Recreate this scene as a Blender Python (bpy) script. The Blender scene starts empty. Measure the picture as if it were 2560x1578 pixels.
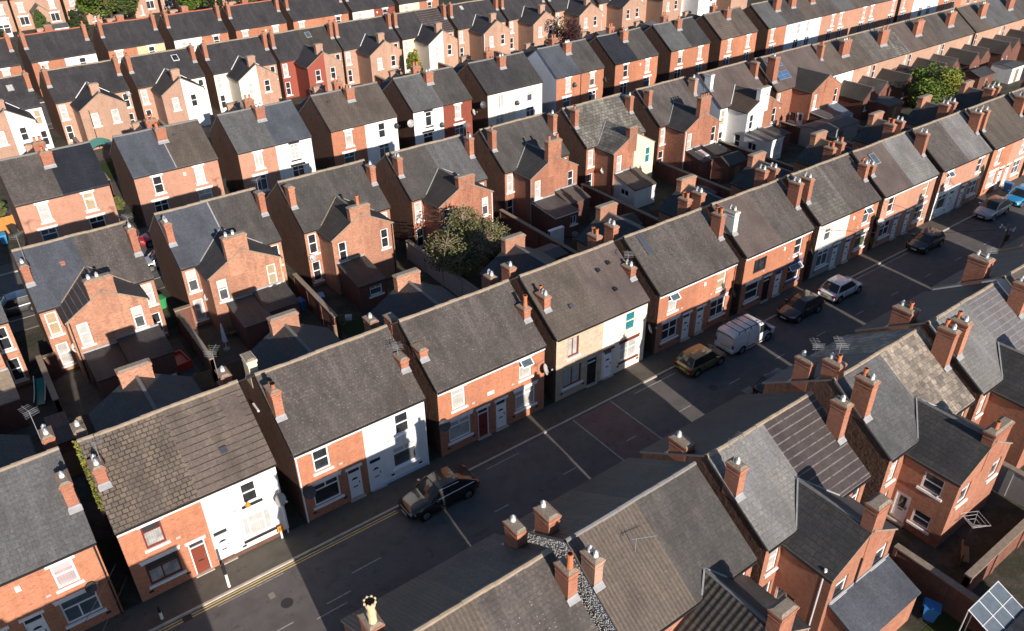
SKY, SUN, EXPO = .08, 5.0, .58
import bpy, math, random
from mathutils import Vector, Matrix
R = math.radians
rnd = random.Random(7)
scene = bpy.context.scene
col = scene.collection
SUN_EL = R(19.2); SUN_DX = 0.092          # low evening sun, behind the camera

# ------------------------------------------------------------------ materials
MATS = {}
class NT:
    def __init__(s, name):
        s.m = bpy.data.materials.new(name); s.m.use_nodes = True
        s.t = s.m.node_tree; s.n = s.t.nodes; s.l = s.t.links
        s.b = s.n['Principled BSDF']
    def add(s, typ, **kw):
        n = s.n.new(typ)
        for k, v in kw.items():
            if k.startswith('_'): setattr(n, k[1:], v)
            else: n.inputs[k.replace('__', ' ')].default_value = v
        return n
    def link(s, a, b): s.l.new(a, b)
    def mix(s, fac, a, b, mode='MIX'):
        n = s.n.new('ShaderNodeMix'); n.data_type = 'RGBA'; n.blend_type = mode
        for sock, v in ((n.inputs[0], fac), (n.inputs[6], a), (n.inputs[7], b)):
            if isinstance(v, (int, float)): sock.default_value = v
            elif isinstance(v, tuple): sock.default_value = (*v, 1) if len(v) == 3 else v
            else: s.link(v, sock)
        return n.outputs[2]
    def ramp(s, fac, pts):
        n = s.n.new('ShaderNodeValToRGB'); e = n.color_ramp.elements
        e[0].position, e[0].color = pts[0][0], (*pts[0][1], 1)
        e[1].position, e[1].color = pts[1][0], (*pts[1][1], 1)
        for p, c in pts[2:]:
            q = e.new(p); q.color = (*c, 1)
        s.link(fac, n.inputs[0]); return n.outputs[0]
    def noise(s, vec, scale, detail=4, rough=.55):
        n = s.add('ShaderNodeTexNoise', Scale=scale, Detail=detail, Roughness=rough)
        if vec is not None: s.link(vec, n.inputs['Vector'])
        return n.outputs['Fac']
    def maprange(s, v, a, b, c, d):
        n = s.n.new('ShaderNodeMapRange')
        s.link(v, n.inputs[0])
        for i, x in enumerate((a, b, c, d)): n.inputs[i + 1].default_value = x
        return n.outputs[0]
    def math(s, op, a, b=None):
        n = s.n.new('ShaderNodeMath'); n.operation = op
        for i, v in enumerate((a, b)):
            if v is None: continue
            if isinstance(v, (int, float)): n.inputs[i].default_value = v
            else: s.link(v, n.inputs[i])
        return n.outputs[0]
    def pos(s): return s.add('ShaderNodeNewGeometry').outputs['Position']
    def uv(s):
        n = s.n.new('ShaderNodeUVMap'); n.uv_map = 'UVMap'; return n.outputs[0]
    def bump(s, h, strength, dist=.02):
        n = s.add('ShaderNodeBump', Strength=strength, Distance=dist)
        s.link(h, n.inputs['Height']); s.link(n.outputs[0], s.b.inputs['Normal'])
    def scale(s, vec, sx, sy, sz=1):
        n = s.n.new('ShaderNodeMapping'); n.inputs['Scale'].default_value = (sx, sy, sz)
        s.link(vec, n.inputs[0]); return n.outputs[0]
    def done(s, colr, rough=.8, spec=.5):
        if isinstance(colr, tuple): s.b.inputs['Base Color'].default_value = (*colr, 1)
        else: s.link(colr, s.b.inputs['Base Color'])
        if isinstance(rough, (int, float)): s.b.inputs['Roughness'].default_value = rough
        else: s.link(rough, s.b.inputs['Roughness'])
        s.b.inputs['Specular IOR Level'].default_value = spec
        MATS[s.m.name] = s.m; return s.m

def brick(name, c1, c2, mortar, stain=.35, soot=(.05, .03, .025), rough=.02):
    t = NT(name); uv = t.uv(); p = t.pos()
    b = t.add('ShaderNodeTexBrick', _offset=.5, Scale=1.0, Mortar__Size=.009, Mortar__Smooth=.3, Bias=0.0, Brick__Width=.235, Row__Height=.078)
    t.link(uv, b.inputs['Vector'])
    b.inputs['Color1'].default_value = (*c1, 1); b.inputs['Color2'].default_value = (*c2, 1); b.inputs['Mortar'].default_value = (*mortar, 1)
    big = t.noise(p, .45, 5, .6)
    fine = t.noise(uv, 3.2, 3, .65)
    c = t.mix(t.maprange(fine, .35, .75, 0, .55), b.outputs['Color'], c2)
    stre = t.noise(t.scale(uv, 2.2, .25), 1.0, 4, .6)
    c = t.mix(t.maprange(stre, .52, .8, 0, stain), c, soot)
    c = t.mix(t.maprange(big, .35, .75, 0, .35), c, (c1[0] * 1.25, c1[1] * 1.35, c1[2] * 1.4))
    patch = t.noise(t.scale(uv, 4.2, 12), 1.0, 2, .5)
    c = t.mix(t.maprange(patch, .60, .68, 0, .7), c, tuple((a_ * .35 + b_) for a_, b_ in zip(c2, soot)))
    oi = t.n.new('ShaderNodeObjectInfo'); c = t.mix(t.math('MULTIPLY', oi.outputs['Random'], .5), c, (c2[0] * .8, c2[1] * .95, c2[2] * 1.05)); mott = t.noise(uv, 1.3, 5, .7); c = t.mix(t.maprange(mott, .5, .75, 0, .35), c, tuple(x * .55 for x in c2))
    h = t.math('SUBTRACT', t.math('MULTIPLY', fine, .5), b.outputs['Fac'])
    t.bump(h, .9, rough)
    return t.done(c, .88, .3)

def paint(name, c, dirt=(.35, .32, .28), amt=.35, rough=.7):
    t = NT(name); uv = t.uv()
    a = t.noise(t.scale(uv, 1.6, .35), 1.0, 5, .65); b = t.noise(t.pos(), 2.2, 4)
    k = t.mix(t.maprange(a, .5, .85, 0, amt), c, dirt)
    k = t.mix(t.maprange(b, .55, .8, 0, amt * .6), k, dirt)
    t.bump(t.noise(uv, 30, 3), .25, .01)
    return t.done(k, rough, .4)

def roof(name, c1, c2, gap, bw, rh, spots=0.0, stain=.4, stainc=(.03, .03, .03), rough=.6, prof=0.0, gapw=.012, bump=.5, lines=None, off=.5, tint=None, spec=.35):
    """tiles of width bw and course rh; spots = pale lichen, prof = roll of the tile, lines = colour of course edges"""
    RS = .80; c1, c2, gap = (tuple(x * RS for x in q_) for q_ in (c1, c2, gap)); tint = tuple(x * RS for x in tint) if tint else None
    t = NT(name); uv = t.uv(); p = t.pos()
    b = t.add('ShaderNodeTexBrick', _offset=off, Scale=1.0, Mortar__Size=gapw, Mortar__Smooth=.2, Bias=-.1, Brick__Width=bw, Row__Height=rh)
    # wobble the courses a little
    w = t.add('ShaderNodeTexNoise', Scale=1.1, Detail=2.0); t.link(uv, w.inputs['Vector'])
    vm = t.n.new('ShaderNodeVectorMath'); vm.operation = 'MULTIPLY_ADD'
    t.link(w.outputs['Color'], vm.inputs[0]); vm.inputs[1].default_value = (.05, .05, 0); t.link(uv, vm.inputs[2])
    t.link(vm.outputs[0], b.inputs['Vector'])
    b.inputs['Color1'].default_value = (*c1, 1); b.inputs['Color2'].default_value = (*c2, 1); b.inputs['Mortar'].default_value = (*gap, 1)
    c = b.outputs['Color']
    big = t.noise(p, .6, 6, .65); st = t.noise(t.scale(uv, 1.5, .3), 1.0, 5, .65)
    if tint: c = t.mix(t.maprange(t.noise(p, .35, 3), .42, .62, 0, .75), c, tint)
    c = t.mix(t.maprange(st, .45, .8, 0, stain), c, stainc)
    c = t.mix(t.maprange(big, .45, .8, 0, .5), c, tuple(min(1, x * 1.5) for x in c2))
    run = t.noise(t.scale(uv, 1.3, .10), 1.0, 5, .7); c = t.mix(t.maprange(run, .5, .78, 0, .5), c, tuple(min(1, x * 1.9) for x in c1)); dkp = t.noise(t.scale(p, .55, .3, .3), 1.0, 6, .62); c = t.mix(t.maprange(dkp, .46, .66, 0, .6), c, tuple(x * .5 for x in c2)); grit = t.noise(uv, 7.0, 4, .75); c = t.mix(t.maprange(grit, .42, .66, 0, .6), c, tuple(x * .45 for x in c2))
    if spots:
        v = t.add('ShaderNodeTexVoronoi', Scale=5.5); t.link(uv, v.inputs['Vector'])
        n2 = t.noise(uv, .9, 3)
        s1 = t.math('MULTIPLY', t.maprange(v.outputs['Distance'], .08, .2, 1, 0), t.maprange(n2, .48, .6, 0, spots))
        c = t.mix(s1, c, (.33, .31, .27))
        s2 = t.math('MULTIPLY', t.maprange(t.noise(uv, 14, 3, .7), .62, .7, 0, 1), spots * .7)
        c = t.mix(s2, c, (.25, .23, .2))
    sx = t.n.new('ShaderNodeSeparateXYZ'); t.link(uv, sx.inputs[0])
    fr = t.math('FRACT', t.math('DIVIDE', sx.outputs[1], rh))
    if lines: c = t.mix(t.math('MULTIPLY', t.maprange(fr, .84, .9, 0, .95), t.maprange(t.noise(uv, 2.4, 3), .36, .5, .25, 1)), c, lines)
    h = t.math('SUBTRACT', t.math('MULTIPLY', t.math('SUBTRACT', 1.0, fr), .8), t.math('MULTIPLY', b.outputs['Fac'], .8))
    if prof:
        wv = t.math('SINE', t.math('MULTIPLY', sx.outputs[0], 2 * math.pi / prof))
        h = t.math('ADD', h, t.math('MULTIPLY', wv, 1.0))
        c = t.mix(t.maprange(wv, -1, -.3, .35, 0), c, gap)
    h = t.math('ADD', h, t.math('MULTIPLY', t.noise(uv, 12, 3), .5))
    t.bump(h, bump, .03)
    return t.done(c, rough, spec)

def plain(name, c, rough=.6, spec=.5, metal=0, var=.15, coat=0, sc=4.0):
    t = NT(name)
    n = t.noise(t.pos(), sc, 4)
    k = t.mix(t.maprange(n, .35, .75, 0, var * 2), c, tuple(x * .55 for x in c))
    t.b.inputs['Metallic'].default_value = metal
    if coat: t.b.inputs['Coat Weight'].default_value = coat; t.b.inputs['Coat Roughness'].default_value = .04
    return t.done(k, rough, spec)

def pane(name, c1, c2, folds=0.0, top=None, rough=.06):
    """glazing: the blind or curtain close behind it, under a glossy coat of glass"""
    t = NT(name); uv = t.uv(); sx = t.n.new('ShaderNodeSeparateXYZ'); t.link(uv, sx.inputs[0])
    oi = t.n.new('ShaderNodeObjectInfo')
    u = t.math('ADD', sx.outputs[0], t.math('MULTIPLY', oi.outputs['Random'], 7.0))
    cx = t.n.new('ShaderNodeCombineXYZ'); t.link(u, cx.inputs[0]); t.link(sx.outputs[1], cx.inputs[1])
    n = t.noise(cx.outputs[0], 1.7, 3, .6)
    k = t.mix(t.maprange(n, .4, .65, 0, 1), c1, c2)
    if folds:
        w = t.math('SINE', t.math('ADD', t.math('MULTIPLY', u, 55.0), t.math('MULTIPLY', n, 9.0)))
        k = t.mix(t.maprange(w, -1, 1, 0, folds), k, tuple(x * .45 for x in c1))
    if top: k = t.mix(t.maprange(sx.outputs[1], .95, 1.05, 0, 1), k, top)
    t.b.inputs['Coat Weight'].default_value = 1.0; t.b.inputs['Coat Roughness'].default_value = rough
    return t.done(k, .5, .3)

brick('brick_orange', (.58, .235, .128), (.44, .155, .082), (.50, .33, .24), .45)
brick('brick_orange_pale', (.60, .31, .21), (.51, .24, .155), (.48, .34, .26))
brick('brick_red', (.35, .082, .045), (.26, .058, .034), (.26, .14, .10))
brick('brick_tan', (.60, .305, .195), (.38, .158, .095), (.50, .35, .25), .6)
brick('brick_weathered', (.53, .225, .135), (.31, .115, .07), (.46, .30, .21), .7)
brick('brick_buff', (.58, .35, .25), (.46, .255, .17), (.47, .35, .27), .4)
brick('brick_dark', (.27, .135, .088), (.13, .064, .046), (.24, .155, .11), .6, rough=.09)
brick('brick_chimney', (.54, .225, .13), (.34, .12, .075), (.40, .24, .16), .5)
brick('brick_garden', (.24, .09, .06), (.14, .06, .045), (.18, .12, .09), .6)
paint('white_render', (.80, .79, .77)); paint('white_render_worn', (.72, .70, .66), amt=.6)
paint('cream_render', (.72, .60, .42)); paint('pale_cream_render', (.74, .66, .54)); paint('yellow_render', (.52, .44, .27))
paint('grey_render', (.30, .29, .28), (.18, .17, .16)); paint('red_paint', (.27, .065, .042), (.2, .05, .03)); paint('blue_paint', (.03, .10, .30))
paint('pale_blue_render', (.62, .66, .74))
def cladding():
    t = NT('stone_cladding'); uv = t.uv()
    b = t.add('ShaderNodeTexBrick', _offset=.4, Scale=1.0, Mortar__Size=.014, Brick__Width=.55, Row__Height=.24)
    t.link(uv, b.inputs['Vector'])
    b.inputs['Color1'].default_value = (.52, .39, .27, 1); b.inputs['Color2'].default_value = (.40, .31, .23, 1); b.inputs['Mortar'].default_value = (.26, .21, .17, 1)
    c = t.mix(t.maprange(t.noise(uv, 3, 4), .35, .7, 0, .6), b.outputs['Color'], (.58, .47, .36))
    t.bump(b.outputs['Fac'], -.4, .02); t.done(c, .85, .3)
cladding()
def pebble():
    t = NT('pebbledash'); uv = t.uv()
    v = t.add('ShaderNodeTexVoronoi', Scale=7.0); t.link(uv, v.inputs['Vector'])
    n = t.noise(uv, 9, 4, .7)
    c = t.mix(t.maprange(n, .40, .55, 0, 1), (.14, .14, .15), (.78, .76, .74))
    c = t.mix(t.maprange(v.outputs['Distance'], .1, .5, 0, .5), c, (.5, .48, .46))
    t.bump(n, 1.0, .8); t.done(c, .9, .2)
pebble()
DK = (.018, .016, .016)
roof('slate_dark', (.075, .070, .072), (.052, .048, .052), (.03, .028, .03), .28, .24, .25, .35, bump=.3, gapw=.007)
roof('slate_blue', (.105, .115, .14), (.088, .097, .118), (.06, .065, .08), .3, .26, 0, .25, (.06, .06, .07), bump=.15, gapw=.005)
roof('slate_grey', (.16, .158, .158), (.118, .118, .122), (.045, .045, .045), .3, .25, .35, .45, (.05, .05, .05), bump=.35, gapw=.008)
roof('slate_light', (.30, .285, .265), (.22, .216, .21), (.075, .073, .07), .28, .24, .3, .35, (.08, .075, .07), bump=.35, tint=(.25, .25, .265))
roof('slate_worn', (.085, .08, .075), (.06, .058, .058), (.022, .02, .02), .34, .3, .2, .5, bump=.5)
roof('tile_graphite', (.112, .102, .094), (.088, .08, .075), (.045, .04, .038), .3, .33, .2, .4, bump=.45, gapw=.01)
roof('tile_black', (.030, .033, .045), (.026, .028, .038), (.012, .012, .016), .33, .36, 0, .2, bump=.7, gapw=.01)
roof('tile_brown', (.155, .125, .102), (.125, .102, .085), (.04, .034, .03), .33, .3, .3, .35, bump=.4)
roof('tile_purple_brown', (.155, .118, .105), (.14, .108, .098), (.10, .08, .075), .3, .3, 0, .25, (.1, .08, .075), bump=.2, gapw=.005)
roof('tile_grey_brown', (.165, .14, .125), (.105, .09, .084), (.06, .05, .046), .2, .2, .9, .75, (.055, .047, .044), bump=.55, gapw=.008)
roof('tile_lichen_grey', (.215, .195, .17), (.125, .112, .102), (.05, .045, .04), .33, .32, .8, .55, (.06, .052, .046), bump=.7)
roof('tile_stone_brown', (.245, .19, .145), (.15, .12, .096), (.022, .018, .016), .31, .25, .2, .3, (.07, .06, .05), bump=.9, gapw=.022, tint=(.135, .108, .092))
roof('tile_large_brown', (.19, .148, .122), (.155, .122, .102), (.09, .072, .062), .9, .38, .15, .3, (.08, .07, .06), bump=.7, gapw=.003, off=.3, lines=(.03, .025, .022))  # dark lines paint the shadow along each tile course into the colour
roof('tile_ribbed_brown', (.185, .145, .115), (.155, .122, .1), (.07, .058, .05), .3, .34, .5, .45, (.07, .06, .05), prof=.2, bump=.5, off=0, gapw=.006)
roof('tile_ribbed_dark', (.085, .068, .066), (.075, .06, .058), (.045, .038, .036), .6, .44, 0, .2, (.06, .05, .05), bump=.5, lines=(.19, .165, .16), gapw=.004)
roof('tile_ribbed_light', (.21, .20, .205), (.18, .172, .178), (.09, .085, .088), .6, .42, .2, .3, (.1, .1, .1), bump=.6, lines=(.25, .235, .235), gapw=.004)
roof('tile_patchy_beige', (.55, .46, .365), (.15, .13, .115), (.08, .068, .058), .36, .3, .3, .2, bump=.5, gapw=.01)
roof('pantile_dark', (.10, .085, .072), (.075, .064, .056), (.02, .018, .016), .3, .34, .3, .35, prof=.3, bump=.55, gapw=.016, off=0)
roof('pantile_brown', (.15, .10, .075), (.12, .082, .062), (.035, .025, .02), .3, .34, .2, .3, prof=.3, bump=.9, gapw=.014, off=0)
roof('tile_mossy', (.34, .315, .27), (.13, .12, .105), (.04, .036, .03), .42, .36, 1.0, .45, (.06, .055, .045), bump=.8, gapw=.022)
roof('felt_flat', (.13, .12, .115), (.11, .10, .098), (.1, .09, .09), 1.0, 1.9, .3, .5, bump=.2, gapw=.006)
roof('corrugated_sheet', (.09, .09, .095), (.08, .08, .085), (.02, .02, .02), .15, 3.0, 0, .4, prof=.15, bump=1.0, gapw=.004)
plain('ridge_stone', (.30, .24, .18), .85, .3, sc=3, var=.3); plain('ridge_terracotta', (.40, .13, .075), .85, .3, sc=3, var=.25); plain('ridge_grey', (.19, .18, .175), .8, .3, sc=3)
plain('lead', (.34, .34, .35), .55, .5, var=.3); plain('mortar_cap', (.30, .245, .19), .9, .3, var=.5, sc=9)
plain('white_upvc', (.82, .82, .82), .35, .5, var=.05); plain('white_stone', (.82, .81, .78), .75, .3, var=.1)
plain('maroon_frame', (.16, .035, .03), .45, .5); plain('black_frame', (.02, .02, .022), .4, .5); plain('brown_door', (.20, .05, .03), .4, .5, sc=12); plain('red_door', (.20, .03, .025), .4)
plain('black_iron', (.022, .022, .024), .45, .5); plain('brown_gutter', (.06, .035, .025), .5); plain('aluminium', (.40, .40, .41), .45, .5, .5, var=.1)
plain('terracotta', (.52, .17, .08), .8, .3, var=.25); plain('cream_clay', (.68, .53, .32), .8, .3, var=.25); plain('pot_white', (.75, .73, .70), .6); plain('soot', (.01, .01, .01), .95, .1)
plain('dish_grey', (.42, .40, .38), .55); plain('dish_dark', (.05, .05, .055), .5)
pane('glass_dark', (.012, .014, .017), (.03, .033, .038)); pane('glass_net', (.52, .50, .46), (.36, .35, .34), .5); pane('glass_blue', (.06, .085, .105), (.10, .13, .15), .25)
pane('glass_teal', (.02, .20, .22), (.02, .15, .17), .4); pane('glass_beige', (.42, .32, .20), (.36, .27, .17), .25); pane('glass_white', (.50, .49, .47), (.40, .40, .39), .3)
pane('glass_half', (.06, .065, .07), (.10, .11, .12), .35, top=(.48, .47, .45)); pane('glass_sill', (.44, .43, .41), (.2, .2, .2), .45, top=(.035, .035, .038)); pane('glass_green', (.10, .12, .05), (.03, .04, .03), .2)
pane('glass_rose', (.45, .36, .36), (.36, .30, .31), .3, top=(.5, .42, .42))
pane('solar_glass', (.05, .12, .24), (.06, .14, .27)); pane('car_glass', (.008, .01, .011), (.014, .016, .018), rough=.02); plain('greenhouse_glass', (.13, .16, .19), .3, .5, var=.3)
def tarmac(name, c, spot=.5, scale=1.0):
    t = NT(name); p = t.pos()
    g = t.noise(p, 38 * scale, 3, .7); m = t.noise(p, 1.3, 5, .6); b = t.noise(t.scale(p, .12, .9, 1), 1.0, 4, .6)
    k = t.mix(t.maprange(g, .35, .7, 0, .5), c, tuple(x * 1.6 for x in c))
    k = t.mix(t.maprange(m, .4, .75, 0, spot), k, tuple(x * .5 for x in c))
    k = t.mix(t.maprange(b, .45, .7, 0, spot * .8), k, tuple(x * 1.45 for x in c))
    cr = t.add('ShaderNodeTexVoronoi', Scale=.55, _feature='DISTANCE_TO_EDGE')
    ns = t.add('ShaderNodeTexNoise', Scale=1.5, Detail=4.0); t.link(p, ns.inputs['Vector']); t.link(ns.outputs['Color'], cr.inputs['Vector'])
    k = t.mix(t.maprange(cr.outputs['Distance'], .0, .012, .55, 0), k, tuple(x * .35 for x in c))
    t.bump(g, .35, .01); t.done(k, .82, .35)
tarmac('road_tarmac', (.105, .095, .09)); tarmac('pavement_tarmac', (.09, .079, .064)); tarmac('road_red', (.14, .09, .085)); tarmac('road_patch', (.10, .096, .094)); tarmac('road_buff', (.23, .20, .17))
def earth():
    t = NT('garden_earth'); p = t.pos()
    a = t.noise(p, .35, 5, .6); b = t.noise(p, 5, 4, .65)
    k = t.ramp(a, [(.3, (.06, .05, .04)), (.45, (.10, .085, .07)), (.55, (.045, .05, .028)), (.7, (.12, .105, .09))])
    k = t.mix(t.maprange(b, .35, .7, 0, .6), k, (.04, .036, .03))
    t.bump(b, .5, .05); t.done(k, .9, .2)
earth()
plain('kerb_stone', (.46, .41, .35), .85, .3, var=.3, sc=2); plain('white_paint', (.40, .38, .36), .75, .3, var=.6, sc=5); plain('yellow_paint', (.72, .54, .22), .7, .3, var=.35, sc=6)
plain('pebble_stone', (.55, .54, .53), .9, .2, var=.35, sc=14); plain('timber', (.24, .17, .11), .85, .2, var=.3, sc=6); plain('timber_orange', (.52, .23, .06), .8, .2, var=.25, sc=6); plain('coping', (.30, .24, .18), .9, .2, var=.4, sc=5)
plain('bin_blue', (.03, .16, .42), .45); plain('bin_sky', (.05, .28, .55), .45); plain('bin_black', (.03, .03, .033), .5); plain('bin_green', (.04, .30, .10), .5); plain('teal_plastic', (.02, .30, .25), .35); plain('red_plastic', (.55, .05, .03), .4)
plain('canvas_white', (.75, .75, .74), .8); plain('tarp_green', (.10, .30, .24), .7); plain('grass', (.045, .065, .022), .95, .1, var=.4, sc=9); plain('rubber', (.02, .02, .02), .85, .2); plain('orange_sign', (.70, .25, .02), .5)
for n_, c_ in (('leaf_olive', (.13, .125, .045)), ('leaf_dark', (.030, .045, .014)), ('leaf_bright', (.10, .16, .018)), ('leaf_brown', (.24, .17, .115)), ('leaf_yellow', (.22, .22, .03)), ('leaf_red', (.06, .02, .022)), ('leaf_mid', (.065, .10, .025))):
    t = NT(n_); n = t.noise(t.pos(), 1.8, 4); k = t.mix(t.maprange(n, .4, .65, 0, .8), c_, tuple(x * .5 for x in c_)); t.done(k, .7, .3)
plain('twig', (.34, .27, .20), .9, .1); plain('bark', (.09, .065, .045), .95, .1, var=.3)
def carpaint(name, c, metal=0.0, rough=.3):
    t = NT(name); t.b.inputs['Metallic'].default_value = metal
    t.b.inputs['Coat Weight'].default_value = 1.0; t.b.inputs['Coat Roughness'].default_value = .03
    n = t.noise(t.pos(), 2.5, 3); k = t.mix(t.maprange(n, .4, .7, 0, .12), c, tuple(x * .7 for x in c)); t.done(k, rough, .5)
carpaint('paint_black', (.012, .013, .014)); carpaint('paint_gold', (.20, .155, .055), .35); carpaint('paint_white', (.70, .70, .71)); carpaint('paint_van', (.66, .65, .67)); carpaint('paint_silver', (.45, .45, .47), .4)
carpaint('paint_blue', (.02, .25, .50)); carpaint('paint_red', (.45, .01, .012)); carpaint('paint_grey', (.10, .105, .11), .4); carpaint('paint_navy', (.014, .016, .025))
plain('rim', (.45, .45, .46), .3, .5, .7); plain('lamp_clear', (.6, .62, .65), .12, .6); plain('lamp_red', (.35, .01, .015), .15, .6); plain('plate_yellow', (.6, .5, .1), .4); plain('plate_white', (.7, .7, .68), .4); plain('chrome', (.7, .7, .7), .15, .5, .9)
def mat(n): return MATS[n]

# ------------------------------------------------------------------ mesh building
class MB:
    def __init__(s): s.v = []; s.f = []; s.mi = []; s.mats = []; s.sm = []; s.un = []
    def m(s, name):
        if name not in s.mats: s.mats.append(name)
        return s.mats.index(name)
    def poly(s, pts, m, smooth=False, n=None):
        s.un.append(n); i = len(s.v); s.v += [tuple(p) for p in pts]; s.f.append(list(range(i, i + len(pts)))); s.mi.append(s.m(m)); s.sm.append(smooth)
    def box(s, x0, x1, y0, y1, z0, z1, m, skip=''):
        P = lambda a, b, c: (a, b, c)
        if 'n' not in skip: s.poly([P(x0, y0, z0), P(x1, y0, z0), P(x1, y0, z1), P(x0, y0, z1)], m)
        if 'f' not in skip: s.poly([P(x1, y1, z0), P(x0, y1, z0), P(x0, y1, z1), P(x1, y1, z1)], m)
        if 'l' not in skip: s.poly([P(x0, y1, z0), P(x0, y0, z0), P(x0, y0, z1), P(x0, y1, z1)], m)
        if 'r' not in skip: s.poly([P(x1, y0, z0), P(x1, y1, z0), P(x1, y1, z1), P(x1, y0, z1)], m)
        if 't' not in skip: s.poly([P(x0, y0, z1), P(x1, y0, z1), P(x1, y1, z1), P(x0, y1, z1)], m)
        if 'b' not in skip: s.poly([P(x0, y1, z0), P(x1, y1, z0), P(x1, y0, z0), P(x0, y0, z0)], m)
    def slab(s, top, th, m, mside=None):
        """top: polygon counter-clockwise from above; thickness th downwards"""
        mside = mside or m; n = len(top); bot = [(p[0], p[1], p[2] - th) for p in top]
        s.poly(top, m); s.poly(bot[::-1], mside)
        for i in range(n):
            j = (i + 1) % n; s.poly([bot[i], bot[j], top[j], top[i]], mside)
    def tube(s, a, b, r0, r1, m, n=8, cap=True, smooth=True):
        a = Vector(a); b = Vector(b); d = (b - a).normalized()
        u = d.orthogonal().normalized(); w = d.cross(u)
        ra = [a + (u * math.cos(2 * math.pi * k / n) + w * math.sin(2 * math.pi * k / n)) * r0 for k in range(n)]
        rb = [b + (u * math.cos(2 * math.pi * k / n) + w * math.sin(2 * math.pi * k / n)) * r1 for k in range(n)]
        for k in range(n):
            j = (k + 1) % n; s.poly([ra[k], ra[j], rb[j], rb[k]], m, smooth)
        if cap: s.poly(rb, m); s.poly(ra[::-1], m)
    def bar(s, a, b, w, m): s.tube(a, b, w / 2, w / 2, m, 4, True, False)
    def wall(s, o, u, L, z0, z1, holes, m, depth=.17, mrev=None):
        """upright wall from point o along u, outward normal = u x z; holes are (ua, ub, za, zb) with reveals"""
        o = Vector(o); u = Vector(u); n = u.cross(Vector((0, 0, 1)))
        P = lambda a, z, d=0: tuple(o + u * a + Vector((0, 0, z)) - n * d)
        us = sorted({0, L, *[h[0] for h in holes], *[h[1] for h in holes]}); zs = sorted({z0, z1, *[h[2] for h in holes], *[h[3] for h in holes]})
        us = [a for a in us if -1e-6 <= a <= L + 1e-6]; zs = [a for a in zs if z0 - 1e-6 <= a <= z1 + 1e-6]
        for i in range(len(us) - 1):
            for k in range(len(zs) - 1):
                ca, cz = (us[i] + us[i + 1]) / 2, (zs[k] + zs[k + 1]) / 2
                if any(h[0] < ca < h[1] and h[2] < cz < h[3] for h in holes): continue
                s.poly([P(us[i], zs[k]), P(us[i + 1], zs[k]), P(us[i + 1], zs[k + 1]), P(us[i], zs[k + 1])], m)
        for a, b, c, d in holes:
            q = mrev or m
            s.poly([P(a, c), P(a, c, depth), P(a, d, depth), P(a, d)][::-1], q); s.poly([P(b, c), P(b, c, depth), P(b, d, depth), P(b, d)], q)
            s.poly([P(a, d), P(a, d, depth), P(b, d, depth), P(b, d)][::-1], q); s.poly([P(a, c), P(a, c, depth), P(b, c, depth), P(b, c)], q)
    def mesh(s, name):
        me = bpy.data.meshes.new(name); me.from_pydata(s.v, [], s.f)
        for n in s.mats: me.materials.append(mat(n))
        me.polygons.foreach_set('material_index', s.mi); me.polygons.foreach_set('use_smooth', s.sm)
        uvl = me.uv_layers.new(name='UVMap'); data = [0.0] * (2 * len(me.loops)); Z = Vector((0, 0, 1)); li = 0
        for f, fn in zip(s.f, s.un):
            a, b, c = Vector(s.v[f[0]]), Vector(s.v[f[1]]), Vector(s.v[f[2]]); n = Vector(fn) if fn else (b - a).cross(c - b)
            if n.length < 1e-9: n = Z.copy()
            n.normalize(); t = Z.cross(n)
            if t.length < .05: t = Vector((1, 0, 0)); w = Vector((0, 1, 0))
            else: t.normalize(); w = n.cross(t)
            for i in f:
                p = Vector(s.v[i]); data[2 * li] = p.dot(t); data[2 * li + 1] = p.dot(w); li += 1
        uvl.data.foreach_set('uv', data); me.update(); return me
    def build(s, name, parent=None, label=None): return link(name, s.mesh(name), parent, label)

def link(name, me, parent=None, label=None):
    o = bpy.data.objects.new(name, me); col.objects.link(o)
    if parent: o.parent = parent
    if label: o['label'] = label
    return o
def thing(name, label, cat, loc=(0, 0, 0), rz=0, group=None):
    o = bpy.data.objects.new(name, None); col.objects.link(o); o.empty_display_size = .3
    o.location = loc; o.rotation_euler = (0, 0, rz); o['label'] = label; o['category'] = cat
    if group: o['group'] = group
    return o
def tag(o, label, cat, group=None):
    o['label'] = label; o['category'] = cat
    if group: o['group'] = group
    return o
def copy_tree(o, parent=None):
    c = o.copy(); col.objects.link(c)
    if parent: c.parent = parent
    for ch in list(o.children): copy_tree(ch, c)
    return c
CACHE = {}
def cached(key, fn):
    if key not in CACHE: CACHE[key] = fn()
    return CACHE[key]

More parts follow.
